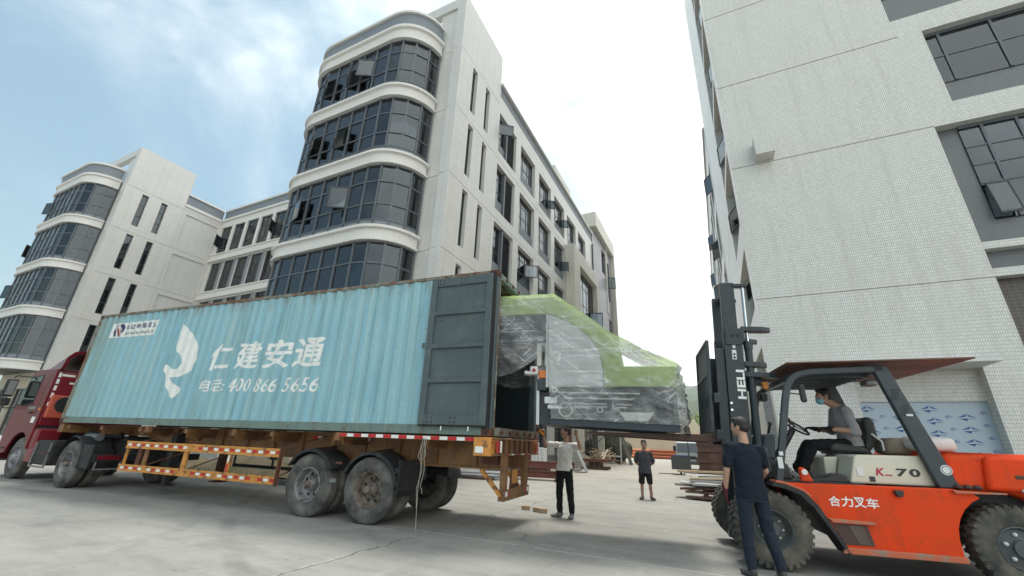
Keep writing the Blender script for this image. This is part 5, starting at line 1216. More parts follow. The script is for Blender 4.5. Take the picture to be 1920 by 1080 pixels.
my([(-2.95, 3.525), (-2.70, 3.415), (-2.42, 3.245), (-2.205, 3.025), (-2.085, 2.80), (-2.045, 2.55), (-2.045, 2.27), (-2.95, 2.27)], m0+.012, m1-.012, 'side_panel', 'machine_silver', .004)
part('panel_edge', 'machine_silver', M, (-2.99, -2.951, m0+.0, m0+.05, 2.25, 3.52), (-2.95, -2.05, m0-.002, m0+.011, 2.256, 2.29), bevel=.004)
part('upper_box', 'machine_dark', M, (-4.5, -2.96, m0+.02, m1-.02, 3.02, 3.525), bevel=.01)
part('lower_body', 'machine_dark', M, (-2.93, -.97, m0+.10, m1-.1, 1.69, 2.25), bevel=.01)
for ya in (m0, m1-.12): my([(-2.93, 1.665), (-.955, 1.585), (-.955, 1.69), (-2.93, 1.76)], ya, ya+.12, 'base_frame', 'machine_base', .008)
part('base_cross', 'machine_base', M, (-2.92, -2.8, m0+.121, m1-.121, 1.67, 1.74)); part('base_cross', 'machine_base', M, (-1.1, -.98, m0+.121, m1-.121, 1.60, 1.68))
part('corner_post', 'machine_dark', M, (-1.02, -.955, m0, m0+.08, 1.69, 2.25)); part('corner_post', 'alu', M, (-3.17, -3.12, m0+.1, m0+.15, 1.66, 2.35)); part('corner_post', 'machine_dark', M, (-3.12, -2.94, m0+.14, m1-.2, 1.66, 2.20), bevel=.01)
part('bracket', 'plastic_white', M, (-3.16, -3.08, m0+.05, m0+.2, 2.62, 2.98), (-3.16, -2.96, m0+.05, m0+.2, 2.98, 3.015), (-3.02, -2.96, m0+.05, m0+.2, 2.62, 2.98), bevel=.004)
ctl = part('control_box', 'plastic_white', M, (-3.26, -3.13, m0-.02, m0+.12, 2.46, 2.60), bevel=.015); MB().lathe([(.001, -.03), (.025, -.03), (.03, 0), (.001, 0)], (-3.19, m0-.021, 2.53), 'y', 14).build('stop_button', 'lamp_red', ctl)
MB().tube([(-3.36, m0+.05, 2.50), (-3.25, m0+.05, 2.48)], .05, 12).build('motor', 'alu', M); part('orange_cover', 'cable_orange', M, (-3.12, -2.99, m0+.03, m0+.2, 2.40, 2.54), bevel=.02); part('motor_body', 'machine_dark', M, (-3.15, -2.97, m0+.02, m0+.25, 2.2, 2.39), bevel=.02)
MB().lathe([(.095, 0), (.115, 0), (.115, .05), (.095, .05)], (-2.66, m0-.01, 1.895), 'y', 28).build('pulley_ring', 'plastic_white', M, smooth=R(40))
MB().lathe([(.03, 0), (.05, 0), (.05, .04), (.03, .04)], (-2.12, m0+.02, 1.90), 'y', 16).build('roller_end', 'plastic_white', M); MB().lathe([(.02, 0), (.055, 0), (.055, .06), (.02, .06)], (-2.84, m0-.02, 2.21), 'y', 16).build('valve', 'plastic_white', M); MB().lathe([(.001, -.001), (.02, -.001), (.02, 0), (.001, 0)], (-2.84, m0-.021, 2.21), 'y', 12).build('valve_face', 'lamp_red', M)
part('gearbox', 'alu', M, (-3.02, -2.80, m0-.0, m0+.1, 1.98, 2.10), bevel=.02); part('gearbox', 'alu', M, (-2.97, -2.72, m0+.01, m0+.09, 1.90, 1.97), bevel=.02)
for z, x0, x1 in ((2.17, -2.8, -1.5), (2.08, -2.7, -1.4), (2.0, -2.7, -1.55), (1.955, -2.55, -1.7)): MB().tube([(x0, m0+.05, z), (x1, m0+.05, z-.02)], .016, 8).build('guide_rod', 'alu', M)
MB().prism([(-1.82, 1.87), (-1.30, 1.87), (-1.40, 1.74), (-1.74, 1.74)], lambda u, v, w: (u, w, v), m0+.0, m0+.5).build('tray', 'plastic_white', M, bevel=.008)
MB().prism([(-1.62, 2.05), (-1.35, 2.16), (-1.2, 2.02), (-1.4, 1.92), (-1.62, 1.94)], lambda u, v, w: (u, w, v), m0+.03, m0+.4).build('guide_plate', 'machine_dark', M)
for x in (-2.0, -1.55, -1.25): part('roller_block', 'machine_dark', M, (x, x+.12, m0+.02, m0+.1, 1.93, 2.02), bevel=.01)
# the film
def topf(x):
    for (a, za), (b, zb) in zip(P_, P_[1:]):
        if a <= x <= b: return za+(zb-za)*(x-a)/(b-a)
    return P_[-1][1]
P_ = [(-4.6, 3.885), (-2.84, 3.875), (-2.2, 3.38), (-1.9, 3.13), (-1.4, 2.84), (-.92, 2.60), (-.84, 2.52)]
def botf(x):
    if x < -2.97: 
        t = (x+4.6)/(1.63); return 2.62-.28*math.sin(math.pi*min(1, t*.9))+.35*t*t
    if x < -2.9: return 2.97-(x+2.97)/.07*1.33
    return 1.685-.035*(x+.9)
def wrinkle(x, z, s=0.):
    p = Vector((x*2.2, z*5+s, s)); v = noise.noise(p)*.02+noise.noise(Vector((x*9+z*6, z*14, s+3)))*.010+noise.noise(Vector((x*3-z*9, z*3+x*8, s+7)))*.010
    return v
NX, NZ = 150, 70
def near(u, v):
    x = -4.6+3.76*u; zt, zb_ = topf(x), botf(x); z = zb_+(zt-zb_)*v
    bulge = .03+.03*math.sin(math.pi*v)*max(0, 1-abs(x+3.6))  # loose where it hangs inside the mouth
    return (x, m0-bulge-wrinkle(x, z)*1.0-.012, z+wrinkle(x*1.3, z, 9)*.4*(1 if v > .97 or v < .03 else 0))
MB().grid(near, NX, NZ).build('film_sheet', 'stretch_film', M, smooth=True, fix=False)
MB().grid(lambda u, v: (-4.6+3.76*u, m0-.045+(m1-m0+.09)*v, topf(-4.6+3.76*u)+.012+wrinkle(u*5, v*3, 4)), 100, 24).build('film_sheet', 'stretch_film', M, smooth=True, fix=False)
MB().grid(lambda u, v: (-.86+.05*math.sin(3.2*v+.4)+wrinkle(u*2, v*2, 5)*2.2, m0-.045+(m1-m0+.09)*u, 1.53+(.99)*v), 24, 40).build('film_sheet', 'stretch_film', M, smooth=True, fix=False)
MB().grid(lambda u, v: (-4.6+3.76*u, m1+.04+wrinkle(u*4, v*2, 2), botf(-4.6+3.76*u)+(topf(-4.6+3.76*u)-botf(-4.6+3.76*u))*v), 60, 24).build('film_sheet', 'stretch_film', M, smooth=True, fix=False)
# ---------------------------------------------------------------- people
mat('skin', (.40, .235, .165), .5, var=.08, scale=12, spec=.4); mat('skin_dark', (.27, .15, .105), .5, var=.08, scale=12, spec=.4)
mat('hair', (.012, .011, .011), .55, var=.3, scale=60, bump=.5, bscale=160)
def cloth(name, col, var=.12, bs=.35):
    m, t, b = nodes(name)
    c = mixc(t, noisen(t, 9, 4), tuple(x*(1-var) for x in col), tuple(min(1, x*(1+var)) for x in col)); t.links.new(c, b.inputs['Base Color']); b.inputs['Roughness'].default_value = .85; b.inputs['Specular IOR Level'].default_value = .25
    h = mathn(t, 'ADD', mathn(t, 'MULTIPLY', noisen(t, 9, 3, .6, (1.2, 1.2, .6)), 3.), noisen(t, 90, 2)); bumpn(t, b, h, bs, .03)
cloth('cotton_white', (.70, .685, .66)); cloth('cotton_navy', (.009, .014, .025)); cloth('cotton_charcoal', (.045, .045, .052)); cloth('shirt_grey', (.30, .295, .305))
cloth('trouser_black', (.010, .010, .012)); cloth('trouser_navy', (.018, .025, .040)); cloth('glove_red', (.085, .02, .03)); cloth('glove_black', (.014, .014, .015))
mat('shoe_dark', (.05, .05, .05), .7, var=.2); mat('shoe_grey', (.13, .13, .13), .7, var=.2); mat('sandal_brown', (.09, .07, .06), .7)
mat('mask_blue', (.22, .48, .62), .8, var=.05, bump=.2, bscale=60); mat('eye_white', (.7, .68, .65), .3); mat('lip', (.30, .12, .10), .5)
def cap(mb, p, q, r1, r2, n=10):
    p = Vector(p); q = Vector(q); k = 5
    return mb.tube([p+(q-p)*i/k for i in range(k+1)], [r1+(r2-r1)*i/k for i in range(k+1)], n).ball(p, r1, n, 8).ball(q, r2, n, 8)
def eball(mb, c, r, ax):
    t = MB().ball((0, 0, 0), 1., 14, 10); c = Vector(c)
    return mb.add([c+ax[0]*(v[0]*r[0])+ax[1]*(v[1]*r[1])+ax[2]*(v[2]*r[2]) for v in t.v], t.f)
def loft(mb, rings, n=20):
    vs = []; m = len(rings)
    for c, rx, ry, a, b in rings:
        for k in range(n):
            t = 2*math.pi*k/n; ct, st = math.cos(t), math.sin(t)
            vs.append(Vector(c)+a*(rx*abs(ct)**.85*(1 if ct > 0 else -1))+b*(ry*abs(st)**.9*(1 if st > 0 else -1)))
    fs = [(i*n+k, i*n+(k+1) % n, (i+1)*n+(k+1) % n, (i+1)*n+k) for i in range(m-1) for k in range(n)]+[tuple(range(n))[::-1], tuple(range((m-1)*n, m*n))]
    return mb.add(vs, fs)
def organic(mb, name, m, parent, vox=.010, smooth=4, wr=0., ws=.08):
    o = mb.build(name, m, parent, fix=False)
    a = o.modifiers.new('remesh', 'REMESH'); a.mode = 'VOXEL'; a.voxel_size = vox; a.use_smooth_shade = True
    b = o.modifiers.new('smooth', 'SMOOTH'); b.iterations = smooth; b.factor = .5
    if wr:
        tx = bpy.data.textures.get('folds') or bpy.data.textures.new('folds', 'CLOUDS'); tx.noise_scale = ws; tx.noise_depth = 2
        d = o.modifiers.new('folds', 'DISPLACE'); d.texture = tx; d.texture_coords = 'GLOBAL'; d.strength = wr; d.mid_level = .5
    return o
def hand_prims(mb, w, d, n, thumb, s=1., curl=.5, grow=0.):
    """palm and five bent fingers: w wrist, d direction, n palm normal, thumb side vector"""
    w = Vector(w); d = Vector(d).normalized(); n = Vector(n); n = (n-d*n.dot(d)).normalized(); sd = Vector(thumb); sd = (sd-d*sd.dot(d)-n*sd.dot(n)).normalized()
    eball(mb, w+d*.045*s, (.05*s, .040*s, .017*s+grow), (d, sd, n)); cap(mb, w-d*.02, w+d*.03*s, .024+grow, .022+grow, 8)
    for k, (off, L, r) in enumerate(((.027, .072, .0085), (.009, .080, .009), (-.010, .074, .0085), (-.028, .060, .0078))):
        a = w+d*.08*s+sd*off*s; c1 = curl; m1 = a+(d*math.cos(c1*.6)+n*math.sin(c1*.6))*L*.45*s; m2 = m1+(d*math.cos(c1*1.5)+n*math.sin(c1*1.5))*L*.32*s; m3 = m2+(d*math.cos(c1*2.2)+n*math.sin(c1*2.2))*L*.25*s
        cap(mb, a, m1, (r+grow)*s, (r+grow)*s*.95, 8); cap(mb, m1, m2, (r+grow)*s*.95, (r+grow)*s*.88, 8); cap(mb, m2, m3, (r+grow)*s*.88, (r+grow)*s*.75, 8)
    a = w+d*.025*s+sd*.032*s; b = a+(d*.7+sd*.55+n*.25).normalized()*.038*s; c = b+(d*.95+sd*.1+n*.35).normalized()*.03*s
    cap(mb, a, b, (.012+grow)*s, (.0105+grow)*s, 8); cap(mb, b, c, (.0105+grow)*s, (.009+grow)*s, 8)
def person(label, base, J, headf, headu=(0, 0, 1), skin='skin', shirt='cotton_white', pants='trouser_black', shoe='shoe_dark', sleeve=.6, shorts=False, shirt_len=.08, gloves=(None, None), hands=None, mask=False, girth=1., parent_loc=None, hair_back=0., collar=False, long_sleeve=0):
    E = empty('person', base); tag(E, label, 'person', 'people around the loading')
    b0 = Vector(base); L = lambda k: Vector(J[k])-b0
    side = (L('sr')-L('sl')).normalized(); neck = (L('sl')+L('sr'))/2; pel = (L('hl')+L('hr'))/2
    up = (neck-pel).normalized(); fw = up.cross(side).normalized() if True else 0
    if fw.dot(Vector(J['facing'])) < 0: fw = -fw
    hf = Vector(headf).normalized(); hu = Vector(headu); hu = (hu-hf*hu.dot(hf)).normalized(); hr = hf.cross(hu)
    H = L('head')
    P = lambda a, b, c: H+hf*a+hr*b+hu*c
    bd = MB(); ax = (hf, hr, hu)
    eball(bd, P(-.012, 0, .032), (.097, .076, .090), ax); eball(bd, P(.030, 0, -.035), (.062, .061, .078), ax); eball(bd, P(.052, 0, -.088), (.032, .034, .026), ax); eball(bd, P(.05, 0, .02), (.046, .062, .045), ax)
    cap(bd, P(.088, 0, .012), P(.107, 0, -.026), .009, .0125, 8); eball(bd, P(.084, 0, .022), (.014, .05, .010), ax)
    eball(bd, P(.086, 0, -.060), (.012, .024, .013), ax)
    for s in (-1, 1): eball(bd, P(-.008, s*.078, -.012), (.022, .010, .032), ax); eball(bd, P(.062, s*.040, -.028), (.026, .02, .022), ax)
    cap(bd, P(-.02, 0, -.07), neck+up*.03, .054, .060); cap(bd, neck+up*.02, neck-up*.08, .055, .06); cap(bd, neck-up*.08, pel+up*.1, .06, .06)
    for s in ('l', 'r'):
        cap(bd, L('s'+s).lerp(L('e'+s), .12)-(L('s'+s)-neck)*.15, L('e'+s), .034*girth, .038*girth); cap(bd, L('e'+s), L('w'+s), .039*girth, .027*girth)
        cap(bd, L('h'+s), L('k'+s), .075, .052); cap(bd, L('k'+s), L('a'+s), .050, .036); eball(bd, L('k'+s)*.62+L('a'+s)*.38-fw*.012, (.05, .05, .09), (side, fw, Vector((0, 0, 1))))
        cap(bd, L('a'+s), L('a'+s).lerp(L('t'+s), .7 if shoe == 'sandal_brown' else .15), .034, .026)
        d, n, th, cu = hands[s]
        hand_prims(bd, L('w'+s), d, n, th, 1.0, cu)
    organic(bd, 'body', skin, E, .0065, 2)
    hm = MB(); eball(hm, P(-.022, 0, .046), (.100, .083, .088), ax); eball(hm, P(-.055, 0, .005), (.062, .076, .075), ax); eball(hm, P(.030, 0, .098), (.055, .062, .028), ax)
    for s in (-1, 1): eball(hm, P(.004, s*.066, .035), (.035, .014, .04), ax)
    organic(hm, 'hair', 'hair', E, .008, 2, .01, .02)
    for s in (-1, 1):
        e = MB(); eball(e, P(.082, s*.032, .004), (.010, .014, .008), ax); e.build('eye', 'eye_white', E, smooth=True, fix=False)
        e = MB(); eball(e, P(.0905, s*.032, .004), (.004, .007, .007), ax); e.build('iris', 'hair', E, smooth=True, fix=False)
        e = MB(); eball(e, P(.088, s*.034, .026), (.008, .022, .005), ax); e.build('eyebrow', 'hair', E, smooth=True, fix=False)
    if not mask:
        e = MB(); eball(e, P(.0965, 0, -.060), (.006, .022, .007), ax); e.build('mouth', 'lip', E, smooth=True, fix=False)
    else:
        e = MB(); eball(e, P(.058, 0, -.055), (.060, .064, .058), ax); organic(e, 'face_mask', 'mask_blue', E, .007, 3)
        e = MB()
        for s in (-1, 1): e.tube([P(.07, s*.06, -.03), P(.0, s*.083, .005), P(-.01, s*.085, -.01)], .002, 4); e.tube([P(.06, s*.06, -.08), P(.0, s*.083, -.04), P(-.01, s*.085, -.01)], .002, 4)
        tag(e.build('mask_loops', 'sticker_white', E), None)
    # shirt
    sm = MB(); axs = (side, fw, up); hgt = (neck-pel).length
    rs = []
    for t_, w_, dp in ((-.06, .062, .058), (-.01, .10, .070), (.05, .128, .080), (.14, .165, .097), (.28, .176, .109), (.45, .168, .108), (.62, .160, .106), (.80, .160, .110), (1.0, .172, .118), (1.0+shirt_len, .178, .122)):
        rs.append((neck-up*hgt*t_+fw*(.008 if t_ < .5 else .0), w_*girth, dp*girth, side, fw))
    loft(sm, rs)
    cap(sm, L('sl')-up*.03, L('sr')-up*.03, .054*girth, .054*girth)
    for s in ('l', 'r'):
        ln = long_sleeve if long_sleeve else sleeve
        if ln <= 1: cap(sm, L('s'+s)-up*.025-(L('s'+s)-neck)*.06, L('s'+s).lerp(L('e'+s), ln), .062*girth, .064*girth)
        else: cap(sm, L('s'+s)-up*.02, L('e'+s), .062*girth, .054*girth); cap(sm, L('e'+s), L('e'+s).lerp(L('w'+s), ln-1), .056*girth, .046*girth)
    if collar:
        for s in (-1, 1): cap(sm, neck+up*.05+side*s*.05-fw*.03, neck+up*.03+side*s*.03+fw*.075, .018, .016, 8)
    organic(sm, 'shirt', shirt, E, .009, 3, .034, .11)
    pm = MB(); loft(pm, [(pel+up*.13, .155*girth, .104*girth, side, fw), (pel+up*.04, .163*girth, .112*girth, side, fw), (pel-up*.06, .168*girth, .118*girth, side, fw), (pel-up*.12, .150*girth, .10*girth, side, fw)])
    for s in ('l', 'r'):
        if shorts:
            cap(pm, L('h'+s), L('h'+s).lerp(L('k'+s), .93), .098, .088)
        else:
            cap(pm, L('h'+s), L('k'+s), .096, .074); cap(pm, L('k'+s), L('a'+s)+Vector((0, 0, .03)), .074, .060)
    organic(pm, 'trousers' if not shorts else 'shorts', pants, E, .009, 4, .034, .11)
    for s in ('l', 'r'):
        d = (L('t'+s)-L('a'+s)); d.z = 0; d.normalize(); q = d.cross(Vector((0, 0, 1))); z = Vector((0, 0, 1)); a = L('a'+s).copy(); fl_ = L('t'+s).z-.03
        fm = MB(); c = Vector((a.x, a.y, 0))
        zb = J.get('floor'+s, None); zb = (zb-b0.z) if zb is not None else 0.
        eball(fm, c+d*.03+z*(zb+.042), (.085, .046, .045), (d, q, z)); eball(fm, c+d*.13+z*(zb+.034), (.085, .050, .034), (d, q, z)); eball(fm, c-d*.02+z*(zb+.06), (.055, .042, .055), (d, q, z))
        if shoe != 'sandal_brown': cap(fm, c+z*(zb+.06), c+z*(zb+.10), .048, .046)
        organic(fm, 'shoe', shoe, E, .009, 3)
    for s, g in zip(('l', 'r'), gloves):
        if g:
            gm = MB(); d, n, th, cu = hands[s]; hand_prims(gm, L('w'+s), d, n, th, 1.06, cu, .003); dd = Vector(d).normalized(); cap(gm, L('w'+s)-dd*.07, L('w'+s), .037, .034, 10)
            organic(gm, 'glove', g, E, .0065, 2)
    return E
# man in navy with dark red gloves, back to the camera, in front of the forklift
b = (.26, 6.33, 0)
def rel(b, x, y, z): return (b[0]+x, b[1]+y, z)
cr, sr_ = Vector((.95, .31, 0)), Vector((-.31, .95, 0))      # his lateral axis (towards image right) and facing (away, slightly left)
def JJ(b, spec, ex, ey):
    return {k: (b[0]+ex.x*v[0]+ey.x*v[1], b[1]+ex.y*v[0]+ey.y*v[1], v[2]) for k, v in spec.items()}
sp1 = dict(head=(.0, .06, 1.655), sl=(-.185, .0, 1.44), sr=(.185, .0, 1.42), el=(-.25, .0, 1.14), er=(.24, .09, 1.14), wl=(-.275, .07, .90), wr=(.20, .27, 1.00), hl=(-.09, 0, .92), hr=(.09, 0, .91), kl=(-.10, .02, .50), kr=(.14, .05, .50), al=(-.12, .0, .09), ar=(.20, -.02, .09), tl=(-.16, .16, .03), tr=(.24, .13, .03))
J = JJ(b, sp1, cr, sr_); J['facing'] = sr_
person('man in navy T-shirt and dark red gloves, back turned, by the forklift wheel', b, J, (-.86, .42, -.02), shirt='cotton_navy', pants='trouser_navy', shoe='shoe_dark', sleeve=.72, gloves=('glove_red', 'glove_red'), hands={'l': ((-.05, .05, -1), (1, .2, 0), (0, 1, 0), .35), 'r': ((-.1, .6, -.4), (-1, 0, 0), (0, .3, 1), .4)}, shirt_len=.16, girth=1.02)
# man in white T-shirt steadying the machine with raised arms
b = (-3.02, 8.95, 0)
ex, ey = Vector((1, .0, 0)), Vector((0, -1, 0))
sp2 = dict(head=(.06, .06, 1.615), sl=(-.175, .0, 1.39), sr=(.235, .0, 1.385), el=(-.40, .04, 1.345), er=(.37, .06, 1.315), wl=(-.425, .10, 1.545), wr=(.325, .14, 1.535), hl=(-.085, 0, .87), hr=(.085, 0, .87), kl=(-.10, .02, .48), kr=(.13, .02, .48), al=(-.10, .0, .09), ar=(.16, .02, .09), tl=(-.22, .13, .03), tr=(.18, .19, .03))
J = JJ(b, sp2, ex, ey); J['facing'] = ey
person('man in white T-shirt and black trousers reaching up under the wrapped machine', b, J, (-.85, -.5, .12), shirt='cotton_white', pants='trouser_black', shoe='shoe_grey', sleeve=.62, hands={'l': ((-.1, -.1, 1), (.3, -1, 0), (1, 0, 0), .9), 'r': ((-.1, -.1, 1), (0, -1, 0), (-1, 0, 0), .5)}, shirt_len=.02)
hl_ = empty('hand_lamp', (-3.475, 8.80, 1.60)); hl_.rotation_euler = (0, R(-50), R(10))
tag(hl_, 'black hand-held lamp with an orange strip in the raised hand of the man in white', 'lamp')
MB().box(-.045, .045, -.035, .035, -.10, .13).build('lamp_body', 'vinyl_black', hl_, bevel=.015)
MB().box(-.025, .025, -.040, -.0355, -.09, .07).build('light_strip', 'lamp_amber', hl_, bevel=.002)
# man in dark T-shirt and shorts, hands behind his back
b = (-2.09, 13.45, 0); ex, ey = Vector((1, .12, 0)).normalized(), Vector((.12, -1, 0)).normalized()
sp3 = dict(head=(.02, .03, 1.465), sl=(-.185, .0, 1.245), sr=(.185, .0, 1.245), el=(-.245, -.07, .97), er=(.245, -.07, .97), wl=(-.09, -.16, .83), wr=(.07, -.18, .84), hl=(-.085, 0, .78), hr=(.085, 0, .78), kl=(-.105, .01, .44), kr=(.115, .01, .44), al=(-.115, .0, .08), ar=(.135, .0, .08), tl=(-.16, .16, .03), tr=(.21, .15, .03))
J = JJ(b, sp3, ex, ey); J['facing'] = ey
E3 = person('man in charcoal T-shirt and black shorts standing back in the yard, hands behind him', b, J, (-.05, -1, -.05), headu=(-.16, 0, 1), skin='skin_dark', shirt='cotton_charcoal', pants='trouser_black', shoe='sandal_brown', shorts=True, sleeve=.85, hands={'l': ((1, .1, -.4), (0, 1, .1), (0, 0, 1), .4), 'r': ((-1, .1, -.4), (0, 1, .1), (0, 0, 1), .4)}, shirt_len=.22, girth=1.06)
# forklift driver
Mx = Matrix.Translation(FP) @ Matrix.Rotation(FA, 4, 'Z')
def fw_(x, y, z): return tuple(Mx @ Vector((x, y, z)))
spd = dict(head=(1.20, .95, 2.19), sl=(1.37, 1.15, 2.005), sr=(1.37, .76, 1.995), el=(1.33, 1.26, 1.71), er=(1.39, .64, 1.68), wl=(1.04, 1.12, 1.73), wr=(1.10, .74, 1.715), hl=(1.42, 1.05, 1.50), hr=(1.42, .86, 1.50), kl=(.90, 1.08, 1.50), kr=(.88, .82, 1.49), al=(.70, 1.06, 1.14), ar=(.72, .80, 1.14), tl=(.56, 1.06, 1.06), tr=(.57, .80, 1.06))
J = {k: fw_(*v) for k, v in spd.items()}; fd = Mx.to_3x3() @ Vector((-1, 0, 0)); J['facing'] = fd; J['floorl'] = 1.032; J['floorr'] = 1.032
d3 = lambda x, y, z: Mx.to_3x3() @ Vector((x, y, z))
person('forklift driver in grey shirt and blue face mask gripping the steering wheel', fw_(1.3, .95, 1.03), J, d3(-1, -.05, -.12), shirt='shirt_grey', pants='trouser_black', shoe='shoe_dark', long_sleeve=1.12, sleeve=1.12, gloves=('glove_black', 'glove_black'), hands={'l': (d3(-1, -.2, .15), d3(0, 0, -1), d3(0, -1, 0), .9), 'r': (d3(-1, .3, .1), d3(0, .2, -1), d3(0, 1, 0), .9)}, mask=True, collar=True, shirt_len=.02, girth=1.18)
# ---------------------------------------------------------------- things on and along the yard
mat('steel_red', (.165, .055, .040), .7, var=.25, scale=3, dirt=(.10, .05, .035), dscale=5)
mat('steel_brown', (.075, .038, .030), .75, var=.3, scale=3, dirt=(.15, .08, .06), dscale=4, dlo=.5, dhi=.7)
mat('galv', (.42, .44, .45), .4, metal=.4, var=.15, scale=4)
mat('timber', (.38, .28, .18), .8, var=.25, scale=6, stretch=(6, 6, 1)); mat('timber_pale', (.55, .46, .34), .8, var=.2, scale=6)
mat('ply_grey', (.22, .21, .20), .8, var=.2, scale=3); mat('foam_white', (.72, .72, .70), .6, var=.04)
mat('sand', (.36, .27, .165), .95, var=.25, scale=3, bump=.6, bscale=14, dirt=(.22, .19, .10), dscale=1.6, dlo=.5, dhi=.65)
mat('kerb_stone', (.17, .17, .165), .9, var=.3, scale=4)
mat('leaf', (.075, .115, .03), .7, var=.4, scale=6); mat('leaf_bright', (.14, .20, .035), .7, var=.4, scale=3); mat('bark', (.10, .075, .05), .9)
mat('van_white', (.55, .57, .60), .35, var=.05); mat('mesh_grey', (.10, .105, .10), .8, var=.4, scale=40)
mat('mixer_green', (.09, .10, .065), .75, var=.3, scale=4, dirt=(.2, .19, .16), dscale=4)
mat('pallet_blue', (.05, .12, .26), .6); mat('pipe_orange', (.62, .18, .07), .6)
mat('manhole', (.225, .222, .21), .85, var=.15, scale=2); mat('cover_edge', (.09, .09, .085), .9)
def tilt(o, rx=0, ry=0, rz=0): o.rotation_euler = (rx, ry, rz); return o
# wooden blocks
for i, (x, y, rz, lab) in enumerate(((-4.05, 9.36, .3, 'small wooden block lying apart, left of the other two on the concrete'), (-3.73, 9.25, -.2, 'small wooden block just behind another block beside the man in white'), (-3.585, 9.19, .15, 'small wooden block nearest the shoes of the man in white'))):
    o = MB().box(-.09, .09, -.055, .055, 0, .085).build('wood_block', 'timber', None, bevel=.004); o.location = (x, y, 0); o.rotation_euler = (0, 0, rz); tag(o, lab, 'wood block', 'wood blocks near the trailer')
# manhole covers
for x, y, r, lab in ((-4.47, 7.98, .34, 'round concrete manhole cover in the shade behind the trailer wheels'), (-3.27, 6.70, .36, 'round concrete manhole cover in the open, nearer the camera')):
    o = empty('manhole_cover', (x, y, 0)); tag(o, lab, 'manhole cover', 'manhole covers')
    MB().lathe([(.001, .0), (r-.012, .0), (r-.012, .006), (.001, .006)], (0, 0, 0), 'z', 48).build('lid', 'concrete', o); MB().lathe([(r-.012, .001), (r+.004, .001), (r+.004, .0035), (r-.012, .0035)], (0, 0, 0), 'z', 48).build('gap', 'cover_edge', o)
    MB().lathe([(r+.004, .001), (r+.05, .001), (r+.05, .005), (r+.004, .005)], (0, 0, 0), 'z', 48).build('collar', 'concrete', o)
# grit scattered over the concrete
gr = MB(); rg = random.Random(8)
for i in range(900):
    x = rg.uniform(-13, 4); y = 2.2+rg.random()**1.6*16; s_ = rg.uniform(.002, .006)*(1+y*.08); a = rg.uniform(0, 3.14); c_, d_ = math.cos(a)*s_, math.sin(a)*s_
    gr.add([(x+c_, y+d_, .002), (x-d_, y+c_, .002), (x-c_*.8, y-d_*.8, .002), (x+d_, y-c_, .002), (x, y, s_*.9)], [(0, 1, 4), (1, 2, 4), (2, 3, 4), (3, 0, 4)])
tag(gr.build('grit', 'manhole', None, fix=False), 'grit and small stones scattered over the concrete', 'grit', kind='stuff')
# soil bed and kerb behind the trailer
tag(MB().grid(lambda u, v: (-19+11*u, 9.12+3.0*v, .10+.62*math.sin(math.pi*min(1, v*1.2+.05))*(.45+.7*noise.noise(Vector((u*6, v*2, 3)))+.35*u)+.05*noise.noise(Vector((u*40, v*14, 1)))), 90, 30).build('soil_bed', 'sand', None, smooth=True, fix=False), 'sandy soil heaped in the bed behind the trailer', kind='structure')
for i in range(11): 
    o = MB().box(0, .985, 0, .14, 0, .13).build('kerb', 'kerb_stone', None, bevel=.015); o.location = (-19+i*1.0, 8.98, 0); tag(o, None, kind='structure')
gm = MB(); rg = random.Random(3)
for i in range(1500):
    x = rg.uniform(-18.8, -8.2); y = 9.14+abs(rg.gauss(0, .35)); 
    if noise.noise(Vector((x*.8, y, 0))) < -.05: continue
    z = .10+.2*min(1, (y-9.12)); a = rg.uniform(0, 6.28); h = rg.uniform(.05, .16); dx, dy = math.cos(a)*.012, math.sin(a)*.012; lx, ly = rg.uniform(-.05, .05), rg.uniform(-.05, .05)
    gm.add([(x-dx, y-dy, z), (x+dx, y+dy, z), (x+lx, y+ly, z+h)], [(0, 1, 2)])
tag(gm.build('grass', 'leaf', None, fix=False), 'thin grass along the kerb of the soil bed', 'grass', kind='stuff')
o = MB().box(0, .9, 0, .6, 0, .75).build('cement_box', 'foam_white', None, bevel=.04); o.location = (-19.2, 11.6, .1); tag(o, 'white box standing on the soil behind the trailer guard', 'box')
# steel beams and pipes behind the trailer
def hbeam(L, h=.2, w=.2, t=.012, m='steel_red'):
    return MB().box(0, L, -w/2, w/2, 0, t).box(0, L, -w/2, w/2, h-t, h).box(0, L, -t/2, t/2, t, h-t).mesh('steel_beam', m)
HB, HBB = hbeam(2.3, .24, .16), hbeam(3.2, .2, .2, m='steel_brown')
k = 0
for lv in range(2):
    for j in range(2):
        o = inst('steel_beam', HB, None, (-7.9+.15*lv, 16.7+.42*j, .10+.36*lv), (0, 0, .25+.03*j)); tag(o, 'red oxide steel beam in the stack left of the man in white', 'steel beam', 'red beams stacked beside the man in white')
for j in range(4):
    o = MB().box(-.05, .05, -.5, .5, 0, .095 if j < 2 else .115).build('bearer', 'steel_brown', None); o.location = ((-7.5, -6.1, -7.35, -5.95)[j], 17.15, 0 if j < 2 else .342); o.rotation_euler = (0, 0, .25); tag(o, ['left lower', 'right lower', 'left upper', 'right upper'][j]+' spacer under the red oxide beams beside the man in white', 'bearer', 'spacers under the red beams')
for i in range(9):
    m_ = 'galv' if i % 3 else 'steel_brown'; r = .05
    o = MB().tube([(-1.6, 0, 0), (1.6, 0, 0)], .045, 10).build('steel_pipe', m_, None, smooth=R(40)); o.location = (-9.6+.1*(i % 3), 15.2+.11*(i % 4), .06+.1*(i//3)); o.rotation_euler = (0, 0, .12+.02*i)
    tag(o, 'pale galvanised pipe in the bundle seen under the trailer tail' if i % 3 else 'rusty brown pipe in the bundle seen under the trailer tail', 'pipe', 'galvanised pipes in the bundle' if i % 3 else 'rusty pipes in the bundle')
